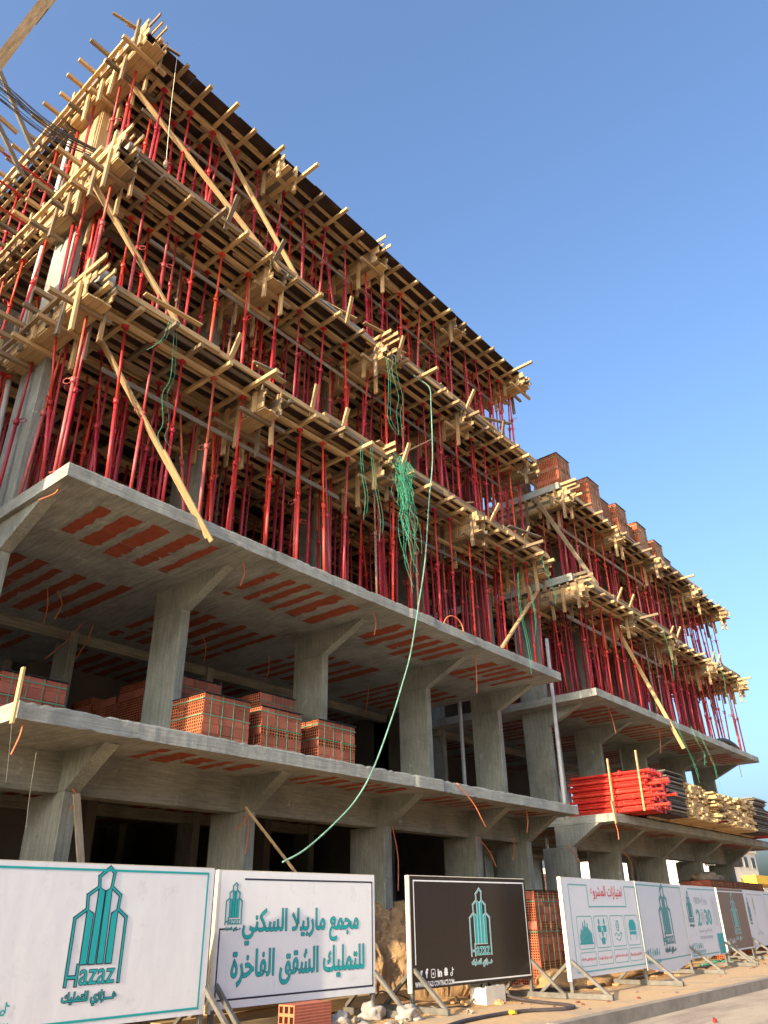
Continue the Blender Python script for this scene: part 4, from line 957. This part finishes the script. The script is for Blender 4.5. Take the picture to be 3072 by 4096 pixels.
def banner(label, p0, p1, mat, edge, draw, zb=.31, zt=1.953, stands=(0, 1), sag=0):
    dx = Vector((p1[0]-p0[0], p1[1]-p0[1])); W = dx.length; H = zt-zb
    T = thing('banner_stand', label, 'banner', (p0[0], p0[1], G), 'roadside banners'); T.rotation_euler = (0, 0, math.atan2(dx.y, dx.x))
    def pt(mb, name, m_): return mb.build(name, m_, T)
    mb = MB(); n = 24; m2 = 10; q = random.Random(len(label))
    def yy(i, j): return -.001 if i in (0, n) or j in (0, m2) else 0
    V = [[(W*i/n, yy(i, j), zb+H*j/m2 - (sag*math.sin(math.pi*i/n) if j == 0 else 0)) for j in range(m2+1)] for i in range(n+1)]
    for i in range(n):
        for j in range(m2): mb.quad([V[i][j], V[i+1][j], V[i+1][j+1], V[i][j+1]], uv=[(0, 0), (1, 0), (1, 1), (0, 1)])
    pt(mb, 'panel', mat)
    mb = MB(); e = .045
    mb.box(-.035, -.001, -.003, .07, zb-.04, zt+.01)
    mb.box(-.02, W, .004, .06, zt-.035, zt+.012); pt(mb, 'folded_edge', edge)
    mb = MB(); mb.box(0, W, .004, .045, zb+.0, zb+.04); mb.box(W-.04, W-.001, .004, .045, zb, zt-.04); mb.box(.0, .04, .004, .045, zb, zt-.04); mb.box(W/2-.02, W/2+.02, .005, .044, zb+.05, zt-.05); pt(mb, 'back_frame', M['steel'])
    for s_ in stands:
        x = (.03, W-.03)[s_]
        mb = MB(); mb.box(x-.03, x+.03, .005, .065, .1, zb+.55); pt(mb, 'post', M['steel'])
        for sg in (-1, 1):
            mb = MB(); mb.beam((x+.035, .03+sg*.0, .60), (x+.035, .03+sg*.66, .08), .05, .055, .5, up=(1, 0, 0)); pt(mb, 'strut', M['steel'])
        mb = MB(); mb.beam((x, -.72, .055), (x, .76, .055), .07, .085, .5); pt(mb, 'foot_beam', M['steel'])
    parts = draw(W, H, zb, zt)
    for nm, (mbx, m_) in parts.items():
        if mbx.v: pt(mbx, nm, m_)
    return T
def d1(W, H, zb, zt):
    t_, o_, b_ = MB(), MB(), MB(); P = [(.4, zb+.07), (W-.12, zb+.07), (W-.12, zt-.05), (.02, zt-.05)]
    line(b_, [(.25, zb+.07), (W-.1, zb+.07), (W-.1, zt-.06), (.02, zt-.06)], .025)
    logo(t_, o_, 1.74, zb+.40, .66, .86)
    s_ = MB(); icons(s_, .28, zb+.19, .11, .155); put_text(s_, s_, 'WWW.HAZAZI CONTRACT.COM', .05, zb+.05, 1.12, .075, bold=.03)
    return {'border_line': (b_, M['teal']), 'emblem_outline': (o_, M['navy']), 'emblem': (t_, M['teal']), 'lettering': (s_, M['teal'])}
def d2(W, H, zb, zt):
    t_, o_, b_ = MB(), MB(), MB()
    line(b_, [(.43, zt-.1), (W-.06, zt-.1), (W-.06, zb+.1), (.05, zb+.1), (.05, zt-.72), (.13, zt-.72)], .022)
    logo(t_, o_, .13, zt-.67, .27, .90, lw=.04)
    put_text(t_, o_, 'مجمع ماربيلا السكني', .43, zb+.72, W-.80, .45, ow=.005, ar=True, bold=.018)
    put_text(t_, o_, 'للتمليك الشقق الفاخرة', .28, zb+.22, W-.52, .45, ow=.005, ar=True, bold=.018)
    return {'border_line': (b_, M['navy']), 'letter_outline': (o_, M['navy']), 'lettering': (t_, M['teal'])}
def d3(W, H, zb, zt):
    t_, o_, b_, s_ = MB(), MB(), MB(), MB()
    line(b_, [(1.0, zb+.05), (W-.06, zb+.05), (W-.06, zt-.07), (.09, zt-.07), (.09, zb+.35)], .022)
    logo(t_, o_, 1.52, zb+.41, .56, .88, lw=.03)
    icons(s_, .14, zb+.15, .115, .155); put_text(s_, s_, 'WWW.HAZAZI CONTRACT.COM', .06, zb+.03, .95, .075, bold=.03)
    return {'border_line': (b_, M['white_print']), 'emblem_outline': (o_, M['white_print']), 'emblem': (t_, M['teal']), 'lettering': (s_, M['white_print'])}
def d4(W, H, zb, zt):
    b_, r_, t_ = MB(), MB(), MB(); u = lambda a: a*W; v = lambda a: zb+a*H
    line(b_, [(u(.99), v(.93)), (u(.82), v(.93)), (u(.82), v(.70)), (u(.3), v(.70)), (u(.3), v(.93)), (u(.07), v(.93)), (u(.07), v(.05)), (u(.985), v(.05)), (u(.985), v(.93))], .022)
    put_text(r_, r_, 'امتيازات المشروع', u(.34), v(.75), u(.44), .30, ar=True, bold=.008)
    cx = []
    for k in range(4):
        a = .125+.215*k; line(b_, rrect(u(a), v(.27), u(a+.19), v(.60), .05), .014, closed=True); line(b_, rrect(u(a), v(.10), u(a+.19), v(.235), .03), .012, closed=True); cx.append(a+.095)
    for k, s in enumerate(('تقسيم سريع لتطبيق نظام ملكية', 'أحدث طرق البناء وأجودها', 'توفير خدمات ما بعد البيع', 'إطلالة فريدة وسكنية مستقلة'.replace('إ', 'ا'))):
        put_text(r_, r_, s, u(cx[k]-.085), v(.145), u(.17), .075, ar=True, bold=.03)
    for i, h in enumerate((.08, .13, .12, .2, .16, .22, .15, .19, .13, .11, .09)):
        a = u(cx[0]-.075+.0138*i); poly(t_, [(a, v(.33)), (a+.036, v(.33)), (a+.036, v(.33+h)), (a+.018, v(.33+h+.02)), (a, v(.33+h))], .005+.0001*i)
    poly(t_, [(u(cx[0]-.085), v(.315)), (u(cx[0]+.085), v(.315)), (u(cx[0]+.085), v(.33)), (u(cx[0]-.085), v(.33))], .0045)
    for a, b in ((-.035, .47), (.035, .47), (0, .345)):
        disc(t_, u(cx[1]+a), v(b+.07), .035, .055); poly(t_, [(u(cx[1]+a-.02), v(b-.04)), (u(cx[1]+a+.02), v(b-.04)), (u(cx[1]+a+.024), v(b+.02)), (u(cx[1]+a), v(b+.035)), (u(cx[1]+a-.024), v(b+.02))])
    line(t_, [(u(cx[1]-.02), v(.485)), (u(cx[1]+.02), v(.485))], .012, .0052); line(t_, [(u(cx[1]-.05), v(.41)), (u(cx[1]-.04), v(.36)), (u(cx[1]-.02), v(.34))], .012); line(t_, [(u(cx[1]+.05), v(.41)), (u(cx[1]+.04), v(.36)), (u(cx[1]+.02), v(.34))], .012)
    line(t_, [(u(cx[2])+.075*math.cos(k*.524)*(1, .8)[k % 2], v(.49)+.1*math.sin(k*.524)*(1, .8)[k % 2]) for k in range(12)], .02, closed=True); line(t_, [(u(cx[2])+.03*math.cos(k*.785), v(.49)+.04*math.sin(k*.785)) for k in range(8)], .01, closed=True)
    line(t_, [(u(cx[2]-.05), v(.385)), (u(cx[2]-.03), v(.415)), (u(cx[2]), v(.38)), (u(cx[2]+.03), v(.41)), (u(cx[2]+.05), v(.405)), (u(cx[2]+.02), v(.34)), (u(cx[2]), v(.33)), (u(cx[2]-.035), v(.355))], .018)
    poly(t_, [(u(cx[3]-.05), v(.43)), (u(cx[3]+.05), v(.43)), (u(cx[3]+.052), v(.50)), (u(cx[3]+.03), v(.55)), (u(cx[3]-.03), v(.55)), (u(cx[3]-.052), v(.50))]); poly(t_, [(u(cx[3]-.05), v(.385)), (u(cx[3]+.05), v(.385)), (u(cx[3]+.05), v(.42)), (u(cx[3]-.05), v(.42))])
    line(t_, [(u(cx[3]-.045), v(.39)), (u(cx[3]-.045), v(.33))], .02, .0052); line(t_, [(u(cx[3]+.045), v(.39)), (u(cx[3]+.045), v(.33))], .02, .0053)
    return {'border_line': (b_, M['teal_dull']), 'red_lettering': (r_, M['red_print']), 'pictograms': (t_, M['teal'])}
def d5(W, H, zb, zt):
    t_, o_, b_ = MB(), MB(), MB()
    line(b_, [(.03, zt-.06), (W-.03, zt-.06), (W-.03, zb+.1), (.9, zb+.1)], .025); line(b_, [(.03, zt-.06), (.03, zb+.1), (.2, zb+.1)], .025, .0045)
    logo(t_, o_, 1.55, zb+.38, .92, .62, lw=.045); icons(b_, .12, zb+.2, .13, .17); put_text(b_, b_, 'WWW.HAZAZI CONTRACT.COM', .1, zb+.05, .95, .08, bold=.03)
    return {'border_line': (b_, M['teal_dull']), 'emblem_outline': (o_, M['navy']), 'emblem': (t_, M['teal_dull'])}
def d6(W, H, zb, zt):
    t_, o_, b_, g_, y_ = MB(), MB(), MB(), MB(), MB()
    line(b_, [(.6, zt-.07), (W-.08, zt-.07), (W-.08, zb+.5)], .025); line(b_, [(.1, zb+.06), (W-.75, zb+.06)], .025)
    logo(t_, o_, .28, zt-.85, .42, .80, lw=.045)
    put_text(g_, g_, 'VISION', .95, zt-.42, .62, .16, bold=.0); put_text(g_, g_, 'رؤية', 1.65, zt-.45, .5, .22, ar=True, bold=.0)
    put_text(t_, t_, '2', .98, zt-.93, .36, .38, bold=.03); put_text(t_, t_, '30', 1.72, zt-.93, .62, .38, bold=.03)
    for r_ in (.14, .09, .05): line(y_, [(1.52+r_*math.cos(k*.524)*(1, .8)[k % 2], zt-.73+r_*1.4*math.sin(k*.524)*(1, .8)[k % 2]) for k in range(12)], .015, closed=True)
    put_text(g_, g_, 'المملكة العربية السعودية', .95, zt-1.1, 1.2, .09, ar=True, bold=.02); put_text(g_, g_, 'KINGDOM OF SAUDI ARABIA', .95, zt-1.24, 1.2, .07, bold=.02)
    for k in range(5): line(y_, [(W-.62+.09*k, zt-.95), (W-.62+.09*k, zt-.35+.08*min(k, 4-k))], .015)
    icons(b_, .15, zb+.2, .12, .17); put_text(b_, b_, 'WWW.HAZAZI CONTRACT.COM', .12, zb+.1, 1.1, .07, bold=.03)
    sq = MB(); poly(sq, [(W-.62, zb+.02), (W-.03, zb+.02), (W-.03, zb+.5), (W-.62, zb+.5)], .007)
    w_ = MB(); put_text(w_, w_, 'مشروع نوعي', W-.56, zb+.16, .46, .13, ar=True, bold=.02, lay=.010)
    return {'border_line': (b_, M['teal_dull']), 'emblem_outline': (o_, M['navy']), 'emblem': (t_, M['teal_dull']), 'grey_lettering': (g_, M['grey_print']), 'pale_crest': (y_, M['grey_print']), 'teal_square': (sq, M['teal']), 'square_lettering': (w_, M['grey_print'])}
def d7(W, H, zb, zt):
    t_, o_, b_ = MB(), MB(), MB(); line(b_, [(.05, zt-.08), (W-.05, zt-.08)], .03); line(b_, [(.9, zb+.03), (W-.02, zb+.03)], .04)
    logo(t_, o_, 1.15, zb+.42, .72, .72, lw=.045); icons(b_, .15, zb+.2, .12, .16); put_text(b_, b_, 'WWW.HAZAZI CONTRACT.COM', .1, zb+.07, .9, .07, bold=.03)
    return {'border_line': (b_, M['white_print']), 'emblem_outline': (o_, M['white_print']), 'emblem': (t_, M['teal_dull'])}
def d8(W, H, zb, zt):
    t_, o_, b_, y_ = MB(), MB(), MB(), MB(); line(b_, [(.5, zt-.12), (W-.3, zt-.12), (W-.3, zb+.2)], .03); logo(t_, o_, .3, zt-.9, .35, .9, lw=.045)
    disc(y_, 1.45, zt-.38, .1, .2)
    for k in range(4): line(y_, [(1.45, zt-.75), (1.25+.13*k, zt-.5)], .02, .0052+.0003*k)
    line(y_, [(1.3, zt-.85), (1.5, zt-1.0), (1.5, zt-1.2)], .02); put_text(b_, b_, 'وزارة السكن', 1.1, zb+.32, 1.1, .14, ar=True, bold=.01)
    return {'border_line': (b_, M['grey_print']), 'emblem_outline': (o_, M['navy']), 'emblem': (t_, M['teal_dull']), 'plant_mark': (y_, M['gold_print'])}
def d9(W, H, zb, zt):
    b_ = MB(); line(b_, [(.1, zt-.08), (W-.1, zt-.08), (W-.1, zb+.1), (.1, zb+.1)], .03, closed=True); return {'border_line': (b_, M['teal_dull'])}
banner('big white banner at the left edge with a teal tower emblem and teal border', (3.55, 9.10), (7.22, 9.03), M['v_white'], M['cream'], d1)
banner('white banner with two lines of large teal Arabic lettering and navy border', (7.52, 9.27), (10.58, 9.08), M['v_white'], M['cream'], d2)
banner('black banner with white border and teal tower emblem', (11.16, 8.80), (14.40, 8.50), M['v_black'], M['cream'], d3)
banner('white banner with red Arabic heading and four teal pictograms in boxes', (14.35, 7.67), (17.80, 7.74), M['v_white'], M['cream'], d4)
banner('plain white banner with only a teal tower emblem, fifth from the left', (17.84, 7.74), (21.58, 8.19), M['v_white'], M['cream'], d5, sag=.16, stands=(1,))
banner('white banner with the number 2030 and a teal square in its corner', (21.62, 8.19), (24.8, 8.40), M['v_white'], M['cream'], d6, stands=(1,))
banner('brown banner with a pale tower emblem among the far white ones', (25.5, 8.58), (28.55, 8.80), M['v_brown'], M['cream'], d7)
banner('whitish banner with an olive plant mark right of the brown banner', (28.6, 8.81), (32.2, 9.25), M['v_white'], M['cream'], d8, stands=(0, 1))
banner('last white banner cut by the right edge of the picture', (32.25, 9.26), (36.0, 9.7), M['v_white'], M['cream'], d9)
# ================================================================ GROUND CLUTTER
def lump(name, label, cat, c, r, mat, seed, amp=.25, grp=None, sub=3, flat=1):
    bm = bmesh.new(); bmesh.ops.create_icosphere(bm, subdivisions=sub, radius=1); q = random.Random(seed)
    from mathutils import noise as nz
    for v in bm.verts:
        d = v.co.normalized(); k = 1+amp*nz.noise(d*1.7+Vector((seed, 0, 0)))*2+amp*.5*nz.noise(d*4.5+Vector((0, seed, 0)))*2
        v.co = Vector((d.x*r[0]*k, d.y*r[1]*k, max(d.z, -.3*flat)*r[2]*k))
    me = bpy.data.meshes.new(name); bm.to_mesh(me); bm.free(); me.materials.append(mat)
    if amp < .35: me.polygons.foreach_set('use_smooth', [True]*len(me.polygons))
    o = bpy.data.objects.new(name, me); COL.objects.link(o); o.location = c; return tag(o, label, cat, grp)
def mound():
    from mathutils import noise as nz
    bm = bmesh.new(); nu, nv = 110, 70; V = []
    for i in range(nu+1):
        row = []
        for j in range(nv+1):
            u = i/nu; v = j/nv; x = 11.0+3.6*u
            t_ = min(1, v*2.2); h = 1.62*min(1, 3.2*min(u+.05, 1.05-u)); prof = math.sin(min(1, v*2.0)*math.pi/2)**.55
            y = 9.9+1.9*v+.75*(1-u)**1.5; z = h*prof*(1 if v < .62 else max(0, (1-v)/.38)**.8)
            n_ = nz.noise(Vector((x*1.3, y*1.5, z*1.5)))*.16+nz.noise(Vector((x*5, y*4, z*5)))*.06+nz.noise(Vector((x*13, y*11, z*13)))*.03
            row.append(bm.verts.new((x, y-n_*1.4*(prof > .05), G-.03+max(0, z+n_*.6*(v > .08)))))
        V.append(row)
    for i in range(nu):
        for j in range(nv): bm.faces.new((V[i][j], V[i+1][j], V[i+1][j+1], V[i][j+1]))
    me = bpy.data.meshes.new('dirt_mound'); bm.to_mesh(me); bm.free(); me.materials.append(M['dirt'])
    o = bpy.data.objects.new('dirt_mound', me); COL.objects.link(o); tag(o, 'heap of orange brown earth between the white Arabic banner and the black banner', 'earth')
mound()
# loose hollow brick in front of the second banner
mb = MB(); mb.box(8.28, 8.98, 8.50, 8.8, G, G+.34, tone=.9, faces=(0, 0, 0, 1, 0, 1)); single(mb, 'hollow_brick', [M['brick'], M['holes']], 'single large orange hollow brick standing under the Arabic banner', 'brick', (8.28, 8.5, G))
for k, (p0, p1, s_) in enumerate((((7.0, 9.7, G+.12), (12.4, 9.9, G+.14), .2), ((7.6, 9.5, G+.3), (11.2, 10.2, G+.22), .14), ((10.6, 9.9, G+.1), (12.2, 10.0, G+.1), .16), ((6.2, 9.6, G+.08), (9.6, 9.45, G+.08), .1))):
    mb = MB(); mb.beam(p0, p1, s_, s_*.8, .6); single(mb, 'timber_beam', M['wood'], 'thick timber lying on the ground behind the left banners, %s of four' % nth(k+1), 'timber', p0, 'timbers on the ground')
q = random.Random(4)
for k in range(26):
    x = q.uniform(9.0, 11.9); y = q.uniform(7.9, 9.4) ; r = q.uniform(.02, .07); bag = q.random() < .18
    lump('plastic_bag' if bag else 'rubble_stone', ('crumpled dirty white bag' if bag else 'pale rubble stone')+' near the black banner foot, %s of the litter' % nth(k+1), 'litter' if bag else 'stone', (x, y, G+r*.3), (r*1.3*(1.8 if bag else 1), r*1.1, r*.9), M['white_junk'] if bag else M['stone'], k, .4 if not bag else .33, 'rubble under the left banners', 2)
for k, (x, y, r) in enumerate(((10.2, 8.85, .17), (10.35, 8.3, .15), (9.25, 8.6, .13))):
    lump('plastic_bag', 'large crumpled whitish bag between the Arabic banner and its right foot, %s one' % ['rear', 'front', 'left'][k], 'litter', (x, y, G+.06), (r*1.2, r, r), M['white_junk'], 50+k, .33, None, 3)
for k in range(60):
    x = q.uniform(12.5, 30); y = q.uniform(6.6, 9.6); r = q.uniform(.012, .045)
    lump('brick_chip' if k % 3 else 'small_stone', '%s, %s counted from the near end of the pavement' % ('orange brick chip' if k % 3 else 'small pale stone', nth(k+1)), 'chip', (x, y, G+.012), (r*1.6, r, r*.6), M['brick'] if k % 3 else M['stone'], 90+k, .4, 'chips on the pavement', 1)
q = random.Random(21)
for k in range(150):
    x = 11+q.random()**1.3*18; y = q.uniform(8.2, 13.5); r = q.uniform(.02, .085)
    lump('clod', 'clod of sand on the building lot behind the banners, %s of the scatter' % nth(k+1), 'clod', (x, y, G+.01), (r*1.4, r*1.2, r*.8), M['sand'], 200+k, .35, 'sand clods', 1)
lump('sand_heap', 'low heap of bright sand before the brown brick pallets', 'sand', (17.2, 9.15, G-.05), (1.6, .6, .30), M['sand'], 401, .2)
lump('sand_heap', 'second low sand heap behind the white feature banner', 'sand', (20.5, 9.9, G-.05), (2.0, .7, .25), M['sand'], 402, .2)
# road-side junction box with cable
T = thing('junction_box', 'open cream junction box on the sand under the black banner', 'box', (12.75, 8.55, G))
for nm, b_ in (('front_wall', (12.78, 13.35, 8.48, 8.50, G, G+.27)), ('left_wall', (12.76, 12.78, 8.48, 8.80, G, G+.25)), ('right_wall', (13.35, 13.37, 8.48, 8.80, G, G+.26)), ('rear_wall', (12.78, 13.35, 8.80, 8.82, G, G+.33)), ('floor', (12.78, 13.35, 8.5, 8.8, G+.01, G+.03))):
    mb = MB(); mb.box(*b_); part(mb, nm, M['box'], T)
mb = MB(); mb.box(12.86, 13.3, 8.56, 8.74, G+.03, G+.2); part(mb, 'fittings', M['black'], T)
hose('cable', 'thick dark cable looping over the pavement from the junction box', 'cable', [(9.2, 7.1, G+.05), (9.9, 7.25, G+.03), (10.6, 7.4, G+.03), (11.5, 7.42, G+.03), (12.1, 7.3, G+.03), (12.6, 6.95, G+.03), (12.95, 6.95, G+.03), (13.2, 7.25, G+.03), (13.35, 7.9, G+.04), (13.45, 8.5, G+.1), (13.3, 8.85, G+.3), (13.1, 8.8, G+.25)], .028, M['cable'])
hose('cable', 'long dark cable running along the ground behind the far banners', 'cable', [(13.4, 8.9, G+.22), (14.2, 9.3, G+.03), (15.5, 9.0, G+.03), (16.4, 8.45, G+.03), (18, 8.6, G+.03), (20, 8.7, G+.03), (21.5, 8.9, G+.03), (23.5, 8.7, G+.03), (25, 8.9, G+.03), (27, 9.3, G+.03), (30, 9.4, G+.03), (33, 9.6, G+.03)], .035, M['cable'])
hose('cable', 'thin black cable snaking under the black banner', 'cable', [(11.3, 9.3, G+.03), (11.7, 8.9, G+.02), (12.0, 8.7, G+.02), (12.4, 8.6, G+.02), (12.8, 8.75, G+.1)], .014, M['black'])
hose('cable', 'tangle of black wire by the earth heap', 'cable', [(11.2, 9.7, G+.05), (11.5, 9.75, G+.25), (11.8, 9.6, G+.1), (11.6, 9.55, G+.2), (12.0, 9.7, G+.15), (12.2, 9.6, G+.05)], .012, M['black'])
lump('yellow_rag', 'small bright yellow scrap on the pavement beside the cable', 'litter', (11.75, 7.35, G+.03), (.09, .05, .04), M['yellow'], 5, .3, None, 2)
lump('cup', 'small red and white scrap lying on the road', 'litter', (13.9, 5.1, G-.15), (.035, .03, .04), M['red_paint'], 6, .3, None, 2)
hose('green_hose', 'green hose end lying under the Arabic banner', 'hose', [(7.7, 8.3, G+.04), (8.3, 8.25, G+.06), (8.9, 8.3, G+.04)], .03, M['green'])
q = random.Random(9)
for k in range(7):
    x = 24.4+q.random()*2.6; P = [(x+q.uniform(-.3, .3), 8.9+q.uniform(-.2, .3), G+.03+.06*(i % 2)) for i in range(6)]
    hose('green_strap', 'green strap heaped on the ground below the brown banner, %s one' % nth(k+1), 'strap', P, .012, M['green'], 'straps on the ground')
for k in range(9):
    x = 18+q.random()*14; y = 8.9+q.random()*1.2; a = q.uniform(-.6, .6)
    plank((x, y, G+.05), (x+1.0*math.cos(a), y+1.0*math.sin(a), G+.06), .09, .03, 'loose board on the sand behind the far banners, %s of nine' % nth(k+1), tone=q.random(), name='loose_board', cat='plank', up=(0, 0, 1), grp='boards on the sand')
# red painted number on the ground floor column
mb = MB(); mb.tube(spline([(13.03, 10.79, .15), (13.09, 10.79, .19), (13.10, 10.79, .1), (13.05, 10.79, .03), (13.11, 10.79, -.03), (13.13, 10.79, -.13), (13.09, 10.79, -.22)]), .012, 5)
o = off(mb, bA.location).build('painted_number', M['red_paint'], bA); 
# brick dust heap with rods on the far pallets
lump('plaster_heap', 'grey sack of plaster slumped on top of the far brick pallets', 'sack', (29.6, 10.2, G+2.33), (.8, .45, .25), M['stone'], 77, .25)
# ================================================================ BACKGROUND
def town(label, dist, a0, a1, ztop, mat, floors, bays, depth=14, wmat=None, white_sp=None, grp='houses far behind'):
    """a0, a1: X/Y slopes of its two sides; its front stands at Y = dist"""
    x0, x1 = a0*dist, a1*dist; h = ztop*dist
    T = thing('town_building', label, 'building', (x0, dist, G), grp)
    mb = MB(); mb.box(x0, x1, dist, dist+depth, G-.2, h); part(mb, 'wall', mat, T)
    mb = MB(); mb.box(x0-.25, x1+.25, dist-.25, dist+depth+.25, h, h+.5); mb.box(x0+(x1-x0)*.3, x0+(x1-x0)*.6, dist+3, dist+7, h+.5, h+2.6); part(mb, 'parapet', mat, T)
    fh = (h-G)/floors; bw = (x1-x0)/bays
    for i in range(floors):
        for j in range(bays):
            xa = x0+bw*(j+.3); za = G+fh*(i+.35); fr = MB(); fr.box(xa-.15, xa+bw*.4+.15, dist-.06, dist+.02, za-.15, za+fh*.42+.15); w_ = part(fr, 'window', wmat or M['wall_white'], T)
            g_ = MB(); g_.box(xa, xa+bw*.4, dist-.1, dist-.05, za, za+fh*.42); part(g_, 'pane', M['glass'], T)
    for i in range(floors):
        for j in range(3):
            za = G+fh*(i+.35); ya = dist+2+4*j; g_ = MB(); g_.box(x0-.06, x0+.02, ya, ya+1.4, za, za+fh*.42); part(g_, 'pane', M['glass'], T)
    return T
town('brick coloured apartment block seen between the near ground floor columns', 75, 1.60, 1.80, .083, M['wall_pink'], 3, 5)
town('cream block seen left of the second far ground floor column', 80, 1.96, 2.03, .105, M['wall_cream'], 4, 3)
town('cream block with a roof room seen between far columns', 70, 2.17, 2.30, .118, M['wall_cream'], 4, 3)
town('pale block beside the cream block with a roof room', 78, 2.33, 2.46, .108, M['wall_cream'], 4, 4)
town('white block seen above the small tree', 60, 2.55, 2.66, .128, M['wall_white'], 3, 3)
town('tall cream block partly hidden by the last far column', 50, 2.83, 3.0, .165, M['wall_cream'], 3, 3, wmat=M['wall_grey'])
town('tall grey and white block rising at the right edge', 42, 3.14, 3.50, .205, M['wall_white'], 3, 4, 30, wmat=M['wall_grey'])
town('low pale house at the right edge under the yellow canopy', 60, 3.52, 4.2, .085, M['wall_white'], 2, 5)
T = thing('canopy', 'yellow filling station canopy at the right edge', 'canopy', (138, 40, G))
mb = MB(); mb.box(138, 165, 40, 48, 3.9, 5.1); part(mb, 'fascia', M['yellow'], T)
for x in (141, 160):
    mb = MB(); mb.box(x, x+.5, 42, 42.5, G, 3.9); part(mb, 'post', M['wall_white'], T)
M['leaf'] = plain('foliage', (.075, .10, .03), .8, .5, 1.5); M['bark'] = plain('bark', (.12, .08, .05), .9, .2)
def tree(x, y, h, r, label, seed):
    q = random.Random(seed); T = thing('tree', label, 'tree', (x, y, G), 'small trees far behind')
    mb = MB(); mb.tube([(x, y, G), (x+.1, y, G+h*.45), (x, y+.1, G+h*.7)], [.16, .11, .05], 7)
    for k in range(5): a = k*1.3; mb.tube([(x, y, G+h*.45), (x+r*.6*math.cos(a), y+r*.6*math.sin(a), G+h*.75)], [.07, .03], 5)
    part(mb, 'trunk', M['bark'], T); mb = MB(); cl = [(q.gauss(0, r*.45), q.gauss(0, r*.45), h*.68+q.gauss(0, h*.13), q.uniform(.25, .5)*r) for _ in range(16)]
    for _ in range(1500):
        c = q.choice(cl); d = Vector((q.gauss(0, 1), q.gauss(0, 1), q.gauss(0, 1))).normalized()*c[3]*q.uniform(.6, 1.1); p = Vector((x+c[0], y+c[1], G+c[2]))+d
        a = Vector((q.gauss(0, 1), q.gauss(0, 1), q.gauss(0, 1))).normalized()*.16; b = a.cross(Vector((q.random(), q.random(), q.random()))).normalized()*.11
        mb.quad([p-a, p-b, p+a, p+b])
    part(mb, 'crown', M['leaf'], T)
tree(113, 43.0, 5.2, 2.6, 'small green tree in front of the white block', 1); tree(120, 44.5, 4.6, 2.4, 'second small tree just right of the first', 2); tree(92, 44, 4.8, 2.2, 'small tree left of the far second column', 3); tree(137, 43, 4.2, 2.2, 'dark bush before the tall cream block', 4)
